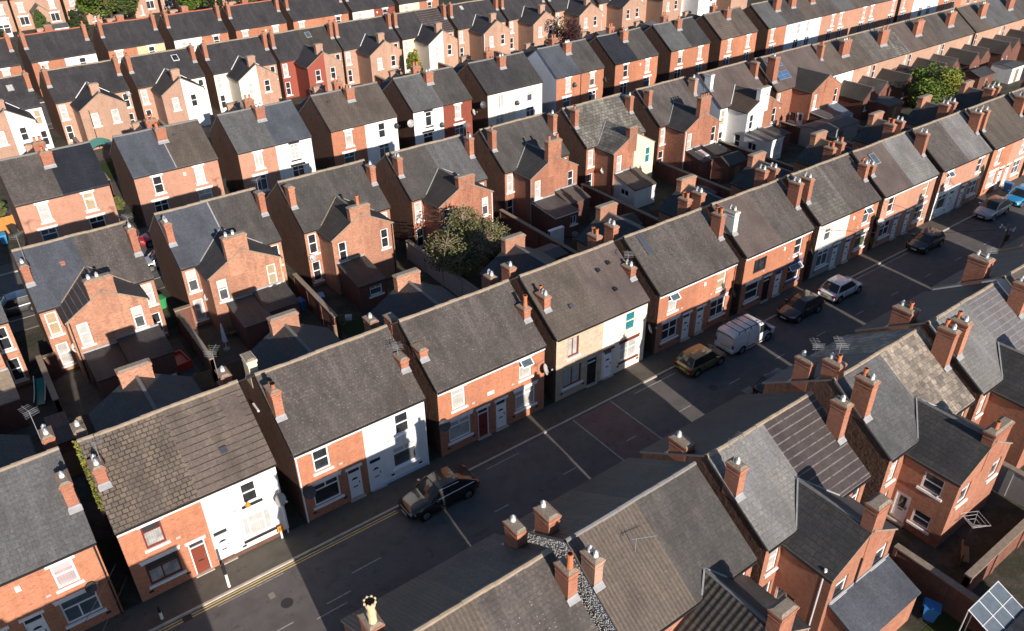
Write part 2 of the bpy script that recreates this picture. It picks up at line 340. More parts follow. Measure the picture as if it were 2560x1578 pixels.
# ------------------------------------------------------------------ windows and doors
def frame_mesh(kind, w, h, fm):
    def mk():
        b = MB(); t = .085; y0, y1 = .075, .14; hw = w / 2
        b.box(-hw, -hw + t, y0, y1, 0, h, fm); b.box(hw - t, hw, y0, y1, 0, h, fm)
        b.box(-hw + t, hw - t, y0, y1, 0, t, fm); b.box(-hw + t, hw - t, y0, y1, h - t, h, fm)
        H = lambda z, x0=-hw + t, x1=hw - t: b.box(x0, x1, y0 + .004, y1, z - .035, z + .035, fm)
        V = lambda x, z0, z1: b.box(x - .033, x + .033, y0 + .008, y1, z0, z1, fm)
        if kind == 'sash': H(h * .52)
        elif kind == 'top': H(h * .68)
        elif kind == 'wide': H(h * .7); V(0, h * .7 + .035, h - t)
        elif kind == 'cross': H(h * .56); V(0, t, h - t)
        elif kind == 'french': H(h * .72); V(0, t, h - t)
        elif kind == 'casement': V(0, t, h - t)
        elif kind == 'low': H(h * .62); V(-hw * .1, t, h * .62 - .035)
        elif kind == 'lattice':
            H(h * .5); V(0, t, h - t); H(h * .27); H(h * .75)
        elif kind == 'bay': V(-hw * .55, t, h - t); V(hw * .5, t, h - t); H(h * .6, -hw * .55, hw * .5)
        elif kind == 'open':
            H(h * .6); a = R(50); Y, Z = -.55 * math.sin(a), -.55 * math.cos(a)
            for x0, x1 in ((-hw + .03, -hw + .1), (hw - .1, hw - .03)):
                b.poly([(x0, .03 + Y, h + Z), (x1, .03 + Y, h + Z), (x1, .03, h), (x0, .03, h)], fm); b.poly([(x0, .05 + Y, h + Z), (x0, .05, h), (x1, .05, h), (x1, .05 + Y, h + Z)], fm)
            for k in (0, .44): 
                yy, zz = Y * (1 - k / .5) , Z * (1 - k / .5)
                b.box(-hw + .1, hw - .1, .02 + yy, .06 + yy, h + zz - .03, h + zz + .03, fm)
            b.poly([(-hw + .1, .04 + Y, h + Z), (hw - .1, .04 + Y, h + Z), (hw - .1, .04, h), (-hw + .1, .04, h)], 'glass_blue')
        return b.mesh('window')
    return cached(('fr', kind, w, h, fm), mk)
def window(root, o, u, cx, z, w, h, kind='sash', gm='glass_dark', fm='white_upvc', lint='white_stone', sill='white_stone', label=None, lw=.16, parts=True, lh=.2):
    """a window in the wall that starts at o and runs along u"""
    f = link('window', frame_mesh(kind, w, h, fm), root, label)
    p = Vector(o) + Vector(u) * cx; f.location = (p.x, p.y, z); f.rotation_euler = (0, 0, math.atan2(u[1], u[0]))
    def pm():
        b = MB(); b.box(-w / 2 + .06, w / 2 - .06, .118, .132, .06, h - .06, gm); return b.mesh('pane')
    link('pane', cached(('pn', w, h, gm), pm), f)
    if lint:
        def lm():
            b = MB(); b.box(-w / 2 - lw, w / 2 + lw, -.035, .045, h, h + lh, lint)
            if lw > .1: b.box(-w / 2 - lw - .05, w / 2 + lw + .05, -.06, .045, h + lh, h + lh + .05, lint)
            return b.mesh('lintel')
        link('lintel', cached(('ln', w, h, lint, lw, lh), lm), f)
    if sill:
        def sm():
            b = MB(); b.box(-w / 2 - .14, w / 2 + .14, -.10, .1, -.13, -.002, sill); return b.mesh('sill')
        link('sill', cached(('sl', w, sill), sm), f)
    return (cx - w / 2, cx + w / 2, z, z + h)
def door(root, o, u, cx, z, w, h, dm='white_upvc', fan=.38, lint='white_stone', label=None, style='panel', lw=.12):
    def mk():
        b = MB(); t = .06; hw = w / 2
        b.box(-hw, -hw + t, .03, .12, 0, h, 'white_upvc' if dm != 'black_frame' else dm); b.box(hw - t, hw, .03, .12, 0, h, 'white_upvc' if dm != 'black_frame' else dm)
        b.box(-hw + t, hw - t, .03, .12, h - t, h, 'white_upvc'); b.box(-hw + t, hw - t, .034, .12, h - fan - .03, h - fan + .03, 'white_upvc')
        b.box(-hw + t, hw - t, .075, .115, .0, h - fan - .03, dm)
        H = h - fan
        for x0, x1 in ((-hw + .13, -.03), (.03, hw - .13)):
            b.box(x0, x1, .06, .075, .15, H * .42, dm)
            if style == 'panel': b.box(x0, x1, .06, .075, H * .5, H * .9, dm)
        return b.mesh('door')
    d = link('door', cached(('dr', w, h, dm, fan, style), mk), root, label)
    p = Vector(o) + Vector(u) * cx; d.location = (p.x, p.y, z); d.rotation_euler = (0, 0, math.atan2(u[1], u[0]))
    def fm_():
        b = MB(); b.box(-w / 2 + .07, w / 2 - .07, .085, .105, h - fan + .03, h - .06, 'glass_dark'); return b.mesh('fanlight')
    link('fanlight', cached(('fan', w, h, fan), fm_), d)
    def hm():
        b = MB(); b.box(w * .28, w * .34, .03, .07, .95, 1.15, 'chrome'); return b.mesh('handle')
    link('handle', cached(('hd', w), hm), d)
    def lbm():
        b = MB(); b.box(-.14, .14, .045, .072, .78, .84, 'black_iron'); return b.mesh('letterbox')
    link('letterbox', cached('lb', lbm), d)
    if dm == 'white_upvc' and style == 'arch':
        def am():
            b = MB(); H = h - fan; n = 8; r = w * .24; zc = H * .72
            b.poly([(-r, .058, zc)] + [] + [(r, .058, zc)] + [(r * math.cos(math.pi * k / n), .058, zc + r * .75 * math.sin(math.pi * k / n)) for k in range(1, n)], 'glass_dark'); return b.mesh('door_glass')
        link('door_glass', cached(('ar', w, h, fan), am), d)
    if style == 'glazed':
        def gm_():
            b = MB(); H = h - fan; b.box(-w * .22, w * .22, .05, .06, H * .5, H * .92, 'glass_dark'); return b.mesh('door_glass')
        link('door_glass', cached(('gl', w, h, fan), gm_), d)
    if lint:
        def lm():
            b = MB(); b.box(-w / 2 - lw, w / 2 + lw, -.05, .03, h, h + .17, lint); return b.mesh('lintel')
        link('lintel', cached(('ln2', w, h, lint, lw), lm), d)
    def stp():
        b = MB(); b.box(-w / 2 - .08, w / 2 + .08, -.16, .1, -.16, -.002, 'kerb_stone'); return b.mesh('step')
    link('step', cached(('stp', w), stp), d)
    return (cx - w / 2, cx + w / 2, z, z + h)

# ------------------------------------------------------------------ roof furniture
def pot_mesh(k):
    def mk():
        b = MB()
        if k == 't': b.tube((0, 0, 0), (0, 0, .42), .13, .105, 'terracotta', 10, False); b.tube((0, 0, .36), (0, 0, .44), .135, .135, 'terracotta', 10, True); b.tube((0, 0, .443), (0, 0, .446), .095, .095, 'soot', 10)
        elif k == 'T': b.tube((0, 0, 0), (0, 0, .8), .15, .11, 'terracotta', 10, False); b.tube((0, 0, .68), (0, 0, .8), .15, .15, 'terracotta', 10, True); b.tube((0, 0, .803), (0, 0, .806), .1, .1, 'soot', 10)
        elif k == 'c':
            b.tube((0, 0, 0), (0, 0, .9), .17, .15, 'cream_clay', 12, False); b.tube((0, 0, .45), (0, 0, .52), .19, .19, 'cream_clay', 12)
            b.tube((0, 0, .9), (0, 0, 1.15), .2, .24, 'cream_clay', 12, True); b.tube((0, 0, 1.153), (0, 0, 1.156), .19, .19, 'soot', 12)
            for i in range(8):
                a = i * math.pi / 4; b.tube((.215 * math.cos(a), .215 * math.sin(a), 1.12), (.225 * math.cos(a), .225 * math.sin(a), 1.21), .055, .035, 'cream_clay', 5)
        elif k == 'g': b.tube((0, 0, 0), (0, 0, .2), .12, .10, 'pot_white', 10); b.tube((0, 0, .2), (0, 0, .24), .05, .05, 'soot', 8); b.tube((0, 0, .24), (0, 0, .36), .13, .03, 'aluminium', 10)
        elif k == 'b': b.tube((0, 0, 0), (0, 0, .3), .12, .11, 'brick_chimney', 10); b.tube((0, 0, .3), (0, 0, .34), .13, .13, 'soot', 10)
        return b.mesh('chimney_pot')
    return cached(('pot', k), mk)
def aerial_mesh(ht, n, rot):
    def mk():
        b = MB(); b.tube((0, 0, 0), (0, 0, ht), .018, .016, 'aluminium', 6)
        c, s_ = math.cos(rot), math.sin(rot); L = .11 * n
        b.bar((-c * .25, -s_ * .25, ht - .05), (c * L, s_ * L, ht + .02), .03, 'aluminium')
        for i in range(n):
            q = -.2 + i * (L + .2) / n; w = .3 - .008 * i; z = ht - .045 + i * .07 / n
            b.bar((c * q - s_ * w, s_ * q + c * w, z), (c * q + s_ * w, s_ * q - c * w, z), .014, 'aluminium')
        for dz in (-.16, -.05, .06, .17): b.bar((-c * .25 - s_ * .35, -s_ * .25 + c * .35, ht + dz), (-c * .25 + s_ * .35, -s_ * .25 - c * .35, ht + dz), .014, 'aluminium')
        return b.mesh('tv_aerial')
    return cached(('aer', ht, n, rot), mk)
def chimney(root, x, y, wx, wy, zb, zt, m='brick_chimney', pots='', apron=-1, aerial=None, label=None):
    b = MB(); x0, x1, y0, y1 = x - wx / 2, x + wx / 2, y - wy / 2, y + wy / 2
    b.box(x0, x1, y0, y1, zb, zt, m, 'bt')
    e = .035
    for z0, z1, k in ((zt - .42, zt - .35, .6), (zt - .22, zt - .14, 1), (zt - .14, zt - .03, 1.7)): b.box(x0 - e * k, x1 + e * k, y0 - e * k, y1 + e * k, z0, z1, m)
    o = b.build('chimney', root, label)
    c = MB(); e = .032
    B = [(x0 - e, y0 - e), (x1 + e, y0 - e), (x1 + e, y1 + e), (x0 - e, y1 + e)]; i = .09
    T = [(x0 + i, y0 + i), (x1 - i, y0 + i), (x1 - i, y1 - i), (x0 + i, y1 - i)]
    z0, z1 = zt - .028, zt + .07
    for k in range(4):
        j = (k + 1) % 4; c.poly([(*B[k], z0), (*B[j], z0), (*T[j], z1), (*T[k], z1)], 'mortar_cap')
    c.poly([(*p, z1) for p in T], 'mortar_cap'); c.poly([(*p, z0) for p in B[::-1]], 'mortar_cap')
    c.build('mortar_cap', o)
    n = len(pots); lng = wy >= wx
    for k, p in enumerate(pots):
        if p == ' ': continue
        f = (k + .5) / n - .5; q = link('chimney_pot', pot_mesh(p), o)
        q.location = (x + (0 if lng else f * (wx - .15)), y + (f * (wy - .15) if lng else 0), zt + .06); q.rotation_euler = (0, 0, .4 * k)
    if apron:
        a = MB(); s_ = apron; ye = y0 if s_ < 0 else y1
        zz = roof_z(root, ye)
        if zz is not None:
            w = .05; tp = [(x0 - w, ye + s_ * .2, zz - .143 + .05), (x1 + w, ye + s_ * .2, zz - .143 + .05), (x1 + w, ye - s_ * .02, zz + .014 + .05), (x0 - w, ye - s_ * .02, zz + .014 + .05)]
            a.slab(tp if s_ < 0 else tp[::-1], .04, 'lead'); a.box(x0 - .02, x1 + .02, min(ye, ye + s_ * .02), max(ye, ye + s_ * .02), zz, zz + .16, 'lead')
            a.build('flashing', o)
    if aerial:
        ht, n, rot, fx, fy = aerial
        q = link('tv_aerial', aerial_mesh(ht, n, rot), o); q.location = (x + fx * wx, y + fy * wy, zt - .7)
    return o
def dish(root, loc, az, m='dish_grey', r=.36):
    def mk():
        b = MB(); n = 14; rings = [(0, .09), (.35, .078), (.7, .045), (1, 0)]
        P = lambda q, k, d: (r * q[0] * math.cos(2 * math.pi * k / n), -q[1] * -1 + d, r * 1.1 * q[0] * math.sin(2 * math.pi * k / n))
        for d, fl in ((0, 0), (.02, 1)):
            for a, c in zip(rings[:-1], rings[1:]):
                for k in range(n):
                    f = [P(a, k, d), P(a, k + 1, d), P(c, k + 1, d), P(c, k, d)]
                    b.poly(f if fl else f[::-1], m, True)
        b.bar((0, .1, 0), (0, .38, -.1), .05, 'black_iron'); b.bar((0, .0, -r), (0, -.38, -.12), .03, 'black_iron'); b.box(-.04, .04, -.44, -.34, -.16, -.06, m)
        return b.mesh('satellite_dish')
    o = link('satellite_dish', cached(('dish', m, r), mk), root); o.location = loc; o.rotation_euler = (R(-22), 0, az); return o
def roof_window(root, x, y, w=.6, h=.9, gm='glass_blue', name='roof_window', fm='lead'):
    """a box lying on the near slope"""
    z = roof_z(root, y); a = math.atan(SL)
    b = MB(); b.box(-w / 2, w / 2, -h / 2, h / 2, .0, .07, fm); b.box(-w / 2 + .06, w / 2 - .06, -h / 2 + .06, h / 2 - .06, .07, .082, gm)
    o = b.build(name, root); o.location = (x, y, z + .02); o.rotation_euler = (a, 0, 0); return o
DEP = 8.1; HE = 5.3; HR = 8.2; SL = (HR - HE) / (DEP / 2)
RP = {}
def roof_z(root, y):
    D, he, hr = RP.get(root.name, (DEP, HE, HR)); return he + (hr - he) / (D / 2) * min(y, D - y)

# ------------------------------------------------------------------ houses
ROWS = {'A': (0, 0), 'B': (24.42, .0155), 'C': (45.3, .023), 'D': (75.7, .035), 'E': (98.5, .045), 'F': (150, .02), 'Z': (-19.25, 0)}
def q(w, r, up=None, g=None, d=None, **kw): return dict(w=w, r=r, up=up, g=g, d=d, **kw)
def roof_half(root, xa, xb, D, he, hr, rm, far, jit, ridge, label=None, vg='mortar_cap'):
    b = MB(); sl = (hr - he) / (D / 2); n_near = (0, -sl, 1); n_far = (0, sl, 1); th = .13
    nx, ny = (7, 5) if jit else (1, 1)
    sag = rnd.uniform(.015, .06) if jit else 0; S = lambda x: -sag * math.sin(math.pi * (x - xa) / (xb - xa)) * rnd.uniform(.85, 1.15)
    SX = [S(xa + (xb - xa) * i / nx) for i in range(nx + 1)]
    P = [[None] * (ny + 1) for _ in range(nx + 1)]
    for i in range(nx + 1):
        for k in range(ny + 1):
            y = -.02 + (D / 2 + .02) * k / ny; x = xa + (xb - xa) * i / nx
            z = he + sl * y + (rnd.uniform(-.018, .018) - .03 * math.sin(math.pi * k / ny) if 0 < i < nx and 0 < k < ny else 0)
            P[i][k] = (x, y, z + SX[i] * (k / ny))
    for i in range(nx):
        for k in range(ny): b.poly([P[i][k], P[i + 1][k], P[i + 1][k + 1], P[i][k + 1]], rm, False, n_near)
    y0, z0 = -.02, he - .02 * sl
    b.poly([(xa, y0, z0), (xa, y0, z0 - th), (xb, y0, z0 - th), (xb, y0, z0)], rm)
    for x, fl in ((xa, 0), (xb, 1)):
        f = [(x, y0, z0), (x, D / 2, hr), (x, D / 2, hr - th), (x, y0, z0 - th)]; b.poly(f if not fl else f[::-1], vg)
        f = [(x, D + .07, z0), (x, D + .07, z0 - th), (x, D / 2, hr - th), (x, D / 2, hr)]; b.poly(f if not fl else f[::-1], vg)
    for i in range(nx):
        u0, u1 = xa + (xb - xa) * i / nx, xa + (xb - xa) * (i + 1) / nx; b.poly([(u0, D / 2, hr + SX[i]), (u1, D / 2, hr + SX[i + 1]), (u1, D + .07, z0), (u0, D + .07, z0)], far, False, n_far)
    b.poly([(xa, D + .07, z0), (xb, D + .07, z0), (xb, D + .07, z0 - th), (xa, D + .07, z0 - th)], far)
    b.poly([(xa, y0, z0 - th), (xa, D / 2, hr - th), (xb, D / 2, hr - th), (xb, y0, z0 - th)], far); b.poly([(xa, D / 2, hr - th), (xa, D + .07, z0 - th), (xb, D + .07, z0 - th), (xb, D / 2, hr - th)], far)
    o = b.build('roof', root, label)
    r = MB(); n = max(2, int((xb - xa) / .46))
    for i in range(n):
        a, c = xa + (xb - xa) * i / n, xa + (xb - xa) * (i + 1) / n; rr = .125 + rnd.uniform(-.008, .012); dz = rnd.uniform(-.012, .012) - sag * math.sin(math.pi * (i + .5) / n)
        r.tube((a, D / 2, hr - .035 + dz), (c, D / 2, hr - .035 + dz), rr, rr - .012, ridge, 8)
    r.build('ridge_tiles', o)
    return o
def win_row(root, o, u, L, specs, sc=1):
    """specs: (cx, z, w, h, kind, glass, kw)"""
    return [window(root, o, u, *s_[:6], **(s_[6] if len(s_) > 6 else {})) for s_ in specs]
def outrigger(root, cx, w, L, s, yb, D, he, hr, eave=5.1, ridge=6.7, wl='brick_tan', wr=None, rm='slate_worn', rmr=None, chim=None, wins=(), sl=(), sr=(), lead='lead', lean=(), detail=True, gl=None, pipe=None, verge='mortar_cap'):
    wr = wr or wl; rmr = rmr or rm; ye = yb + s * L; k = (hr - he) / (D / 2); xa, xb = cx - w / 2, cx + w / 2
    yin = lambda z: (max((z - he) / k, yb) if s < 0 else min(D - (z - he) / k, yb)) if z < he else ((z - he) / k if s < 0 else D - (z - he) / k)
    for side, wm in ((0, wl), (1, wr)):
        b = MB(); x0, x1 = (xa, cx) if side == 0 else (cx, xb); ws = [q_ for q_ in wins if x0 - xa <= q_[0] < x1 - xa]
        if s < 0:
            holes = win_row(root, (xa, ye, 0), (1, 0, 0), w, ws)
            b.wall((x0, ye, 0), (1, 0, 0), x1 - x0, 0, eave, [(h[0] - (x0 - xa), h[1] - (x0 - xa), h[2], h[3]) for h in holes], wm)
            b.poly([(x0, ye, eave), (x1, ye, eave), (cx, ye, ridge - .1)], wm)
        else:
            b.poly([(x1, ye, 0), (x0, ye, 0), (x0, ye, eave), (x1, ye, eave)], wm); b.poly([(x1, ye, eave), (x0, ye, eave), (cx, ye, ridge - .1)], wm)
        ya, yc = min(yb, ye), max(yb, ye); sm = gl or wm
        if side == 0:
            hs = win_row(root, (xa, yc, 0), (0, -1, 0), L, [t_ for t_ in sl if t_[4] != 'door']) if s < 0 else []
            for t_ in sl:
                if t_[4] == 'door': hs.append(door(root, (xa, yc, 0), (0, -1, 0), *t_[:4], dm=t_[5], style='glazed', fan=.1, lint=None))
            b.wall((xa, yc, 0), (0, -1, 0), L, 0, eave, hs, sm)
        else: b.wall((xb, ya, 0), (0, 1, 0), L, 0, eave, win_row(root, (xb, ya, 0), (0, 1, 0), L, sr) if s < 0 else [], wm)
        b.build('outrigger_wall', root)
    so = (ridge - eave) / (w / 2); ov = .1; xl, xr, ze = xa - ov, xb + ov, eave - ov * so + .04
    yE = ye + s * .05; yR = yin(ridge) - s * .12; yI = yin(eave) - s * .05; rz = ridge + .04
    for m_, pts in ((rm, [(xl, yE, ze), (cx, yE, rz), (cx, yR, rz), (xl, yI, ze)]), (rmr, [(cx, yE, rz), (xr, yE, ze), (xr, yI, ze), (cx, yR, rz)])):
        b = MB(); b.slab(pts if s < 0 else pts[::-1], .1, m_, verge if detail else m_); o = b.build('outrigger_roof', root)
    r = MB(); n = max(2, int(abs(yR - yE) / .45))
    for i in range(n):
        a, c = yE + (yR - yE) * i / n, yE + (yR - yE) * (i + 1) / n; r.tube((cx, a, rz - .03), (cx, c, rz - .03), .11, .1, 'ridge_grey', 6)
    r.build('ridge_tiles', o)
    if lead:
        for xs in (xa, xb):
            v = MB(); z_e = max(eave, he - .02); f = (z_e - eave) / (ridge - eave); X0 = xs + (cx - xs) * f
            v.bar((X0, yin(z_e) + s * .02, z_e + .07), (cx, yin(ridge) + s * .02, ridge + .08), .1, lead); v.build('valley_lead', root)
    for xs in (xl - .03, xr + .03): g = MB(); g.box(xs - .05, xs + .05, min(yI, yE), max(yI, yE), ze - .14, ze - .05, 'black_iron'); g.build('gutter', root)
    if s < 0 and pipe: g = MB(); g.tube((xa + pipe[0], ye - .06, .1), (xa + pipe[0], ye - .06, eave - .1), .045, .045, pipe[1], 6); g.build('downpipe', root)
    if chim:
        c = dict(x=w / 2, w=1.8, d=.55, top=7.6, m=wl, pots='', zb=eave - .4); c.update(chim)
        chimney(root, xa + c['x'], ye - s * (c['d'] / 2 - .03), c['w'], c['d'], c['zb'], c['top'], c['m'], c['pots'], apron=0, aerial=c.get('aerial'))
    for l in lean: leanto(root, xa + l['x0'], xa + l['x1'], ye, s, **{k_: v_ for k_, v_ in l.items() if k_ not in ('x0', 'x1')})
def leanto(root, x0, x1, y, s, dep=2.6, zh=3.1, zl=2.3, rm='slate_worn', wm='brick_garden', win=None, par=None, wkind='casement', skyl=False, sidewin=None):
    ye = y + s * dep; b = MB(); ya, yc = min(y, ye), max(y, ye)
    hs = []
    if s < 0:
        if win: hs = [window(root, (x0, ye, 0), (1, 0, 0), win[0], win[1], win[2], win[3], wkind, win[4] if len(win) > 4 else 'glass_dark', lint=None)]
        b.wall((x0, ye, 0), (1, 0, 0), x1 - x0, 0, zl, hs, wm)
        L = [(x0, yc, 0), (x0, ya, 0), (x0, ya, zl), (x0, yc, zh)]; Rr = [(x1, ya, 0), (x1, yc, 0), (x1, yc, zh), (x1, ya, zl)]
        T = [(x0 - .08, ye - .08, zl), (x1 + .08, ye - .08, zl), (x1 + .08, y, zh + .03), (x0 - .08, y, zh + .03)]
        if sidewin:
            window(root, (x0, yc, 0), (0, -1, 0), *sidewin[:4], 'casement', 'glass_dark', lint=None, sill=None)
            b.wall((x0, yc, 0), (0, -1, 0), dep, 0, zl, [(sidewin[0] - sidewin[2] / 2, sidewin[0] + sidewin[2] / 2, sidewin[1], sidewin[1] + sidewin[3])], wm); L = [(x0, yc, zl), (x0, ya, zl), (x0, yc, zh)]
    else:
        b.poly([(x1, ye, 0), (x0, ye, 0), (x0, ye, zl), (x1, ye, zl)], wm)
        L = [(x0, yc, 0), (x0, ya, 0), (x0, ya, zh), (x0, yc, zl)]; Rr = [(x1, ya, 0), (x1, yc, 0), (x1, yc, zl), (x1, ya, zh)]
        T = [(x0 - .08, y, zh + .03), (x1 + .08, y, zh + .03), (x1 + .08, ye + .08, zl), (x0 - .08, ye + .08, zl)]
    b.poly(L, wm); b.poly(Rr, wm); b.build('lean_to_wall', root)
    r = MB(); r.slab(T, .09, rm, 'white_upvc' if rm == 'felt_flat' else rm); o = r.build('lean_to_roof', root)
    if s < 0:
        f = MB(); f.box(x0 - .05, x1 + .05, y - .06, y - .005, zh - .02, zh + .16, 'lead'); f.build('flashing', root)
    if skyl:
        k = MB(); xm = (x0 + x1) / 2; a = lambda f_, dz: (T[0][1] + (T[2][1] - T[0][1]) * f_, T[0][2] + (T[2][2] - T[0][2]) * f_ + dz)
        for dz, e, mm in ((.04, 0, 'white_upvc'), (.055, .05, 'glass_white')):
            (ya_, za_), (yb_, zb_) = a(.3 + e, dz), a(.75 - e, dz); k.slab([(xm - .5 + e, ya_, za_), (xm + .5 - e, ya_, za_), (xm + .5 - e, yb_, zb_), (xm - .5 + e, yb_, zb_)], .03, mm)
        k.build('roof_window', o)
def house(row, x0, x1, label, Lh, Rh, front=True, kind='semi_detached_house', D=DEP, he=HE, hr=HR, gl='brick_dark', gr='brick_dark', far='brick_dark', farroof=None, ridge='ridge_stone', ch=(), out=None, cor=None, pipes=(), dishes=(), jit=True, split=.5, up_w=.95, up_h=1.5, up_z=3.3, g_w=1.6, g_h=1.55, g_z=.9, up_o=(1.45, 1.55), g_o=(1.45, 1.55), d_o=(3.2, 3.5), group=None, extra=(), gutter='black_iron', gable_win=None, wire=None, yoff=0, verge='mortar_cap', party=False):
    y, k = ROWS[row]; W = x1 - x0
    root = thing(kind, label, 'house', (x0, y + k * x0 + yoff, 0), math.atan(k), group); RP[root.name] = (D, he, hr)
    mid = W * split; yn, yf = .1, D - .1; zt = he - .06
    for side, H in ((0, Lh), (1, Rh)):
        xa, xb = (0, mid) if side == 0 else (mid, W); w = xb - xa; fm = H.get('fm', 'white_upvc'); li = H.get('lint', 'white_stone'); holes = []
        cxo = lambda o: (lambda t_: xa + t_[0] if side == 0 else xb - t_[1])((o, o) if isinstance(o, (int, float)) else o)
        O = (0, yn, 0); U = (1, 0, 0)
        if H['up']:
            uk = H['up']; o_ = H.get('up_o', up_o); holes.append(window(root, O, U, cxo(o_), H.get('up_z', up_z), H.get('up_w', up_w), H.get('up_h', up_h), uk[0], uk[1], fm, li, H.get('sill', li), label=H.get('wl')))
        if H['g']:
            gk = H['g']; holes.append(window(root, O, U, cxo(H.get('g_o', g_o)), H.get('g_z', g_z), H.get('g_w', g_w), H.get('g_h', g_h), gk[0], gk[1], H.get('gfm', fm), H.get('glint', li), H.get('gsill', H.get('sill', li))))
        if H['d']: holes.append(door(root, O, U, cxo(H.get('d_o', d_o)), .16, .82, 2.26, H['d'][0], style=H['d'][1], lint=H.get('glint', li)))
        for e in H.get('ex', ()): holes.append(window(root, O, U, xa + e[0], *e[1:6], e[6], fm, li, li))
        b = MB(); hz = [(h[0] - xa, h[1] - xa, h[2], h[3]) for h in holes]
        gw = H.get('gw')
        if gw:
            zs = 2.95
            b.wall((xa, yn, 0), U, w, 0, zs, [h for h in hz if h[3] < zs], gw); b.wall((xa, yn, 0), U, w, zs, zt, [h for h in hz if h[3] > zs], H['w'])
        else: b.wall((xa, yn, 0), U, w, 0, zt, hz, H['w'])
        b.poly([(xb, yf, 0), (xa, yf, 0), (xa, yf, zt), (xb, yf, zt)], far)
        gm_ = gl if side == 0 else gr; x = 0 if side == 0 else W
        hs = []
        if side == 0 and gable_win: hs = win_row(root, (0, yf, 0), (0, -1, 0), yf - yn, gable_win)
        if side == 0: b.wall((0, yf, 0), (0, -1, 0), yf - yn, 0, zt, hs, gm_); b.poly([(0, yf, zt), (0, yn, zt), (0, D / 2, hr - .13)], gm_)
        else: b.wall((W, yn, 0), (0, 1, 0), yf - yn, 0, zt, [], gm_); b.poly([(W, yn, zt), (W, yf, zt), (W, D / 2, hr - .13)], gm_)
        b.build('wall', root, H.get('lab'))
        roof_half(root, xa - (.05 if side == 0 else 0), xb + (.05 if side else 0), D, he, hr, H['r'], farroof or H.get('fr', H['r']), jit, ridge, H.get('rlab'), verge)
        if H.get('plinth'):
            p = MB(); p.box(xa + .01, xb - .01, yn - .04, yn + .01, 0, .35, H['plinth']); p.build('plinth', root)
    g = MB(); g.box(-.02, W + .02, -.10, -.025, he - .2, he - .11, gutter)
    g.build('gutter', root)
    for px, pm in pipes: g = MB(); g.tube((px, yn - .06, .1), (px, yn - .06, he - .15), .042, .042, pm, 6); g.build('downpipe', root)
    if front and jit:
        for ax, az in ((.55, .45), (2.45, .5), (W - .6, .45), (W - 2.5, .5), (2.5, 3.1), (W - 2.55, 3.15)):
            a = MB(); a.box(ax - .11, ax + .11, yn - .012, yn - .002, az, az + .14, 'dish_grey' if az > 2 else 'black_iron'); a.build('air_brick', root)
        if int(x0) % 3 == 0: a = MB(); a.box(W / 2 + .5, W / 2 + .72, yn - .09, yn - .002, 4.3, 4.6, 'white_upvc'); a.build('alarm_box', root)
    if party:
        a = MB(); P = lambda x, y: (x, y, roof_z(root, y) + .02)
        a.slab([P(mid - .045, .0), P(mid + .045, .0), P(mid + .045, D / 2 - .15), P(mid - .045, D / 2 - .15)], .04, 'lead'); a.build('party_strip', root)
    if cor:
        c = MB(); c0, c1 = cor if isinstance(cor, tuple) else (0, W)
        c.box(c0, c1, yn - .07, yn - .002, zt - .36, zt - .26, 'white_stone')
        n = int((c1 - c0) / .26)
        for i in range(n): c.box(c0 + (i + .1) * (c1 - c0) / n, c0 + (i + .55) * (c1 - c0) / n, yn - .105, yn - .002, zt - .26, zt - .14, 'white_stone')
        c.build('cornice', root)
    for c in ch:
        c = dict(c); p = c.pop('p'); wx, wy = c.pop('wx', .5), c.pop('wy', .95); t = c.pop('t', 8.4)
        xx = {'L': wx / 2 - .014, 'R': W - wx / 2 + .014, 'C': mid}[p[1]] if p[1] in 'LRC' else 0
        xx += c.pop('dx', 0); yy = c.pop('y', 2.0) + wy / 2
        if p[0] == 'f': yy = D - yy
        chimney(root, xx, yy, wx, wy, roof_z(root, yy) - .5, t, c.pop('m', 'brick_chimney'), c.pop('pots', 'gg'), apron=-1 if p[0] == 'n' else 1, **c)
    if out:
        o = dict(out); s_ = o.pop('s', 1 if front else -1); cx = o.pop('cx', W / 2); w = o.pop('w', 5.6); L = o.pop('L', 2.6)
        outrigger(root, cx, w, L, s_, yf if s_ > 0 else yn, D, he, hr, **o)
    for d in dishes: dish(root, *d)
    for fn in extra: fn(root)
    return root

V = ('sash', 'glass_net'); UP = ('white_upvc', 'arch')
def rear(wm='brick_tan', Rr=None, gL='glass_net', gR='glass_dark', **k):
    """the usual two upper windows in the end wall of a shared rear outrigger"""
    w = k.get('w', 5.6)
    k.setdefault('wins', [(.85, 2.95, .72, 1.75, 'sash', gL, dict(lw=.0, lint=None)), (w - .85, 2.95, .72, 1.75, 'sash', gR, dict(lw=.0, lint=None))])
    k['wl'] = wm; k['wr'] = Rr or wm; return k
OA = lambda **k: dict(rear('brick_tan', None, wins=(), rm='slate_worn', chim=dict(m='brick_tan', top=7.35, pots='')), **k)
RC = lambda t=8.5, pl='gg', pr='gg': [dict(p='fL', t=t, pots=pl), dict(p='fR', t=t, pots=pr)]
GA = 'brick houses along the main street'
ah = lambda *a, **k: house('A', *a, group=GA, **k)
ah(-9.2, -1.04, 'dark slated brick double house cut off by the bottom left corner of the picture', q('brick_orange', 'slate_grey', ('sash', 'glass_dark'), ('wide', 'glass_blue'), UP), q('brick_orange', 'slate_grey', ('sash', 'glass_rose'), ('low', 'glass_blue'), UP), up_o=(1.45, 1.6),
   ch=[dict(p='nR', t=7.9, y=1.5, pots='g', wy=1.1), dict(p='fR', t=8.2, pots='gg', aerial=(2.4, 6, 1.9, -.6, -.3))], out=OA(), dishes=[((7.3, -.12, 2.75), .1, 'dish_dark', .26)], pipes=[(8.05, 'black_iron')])
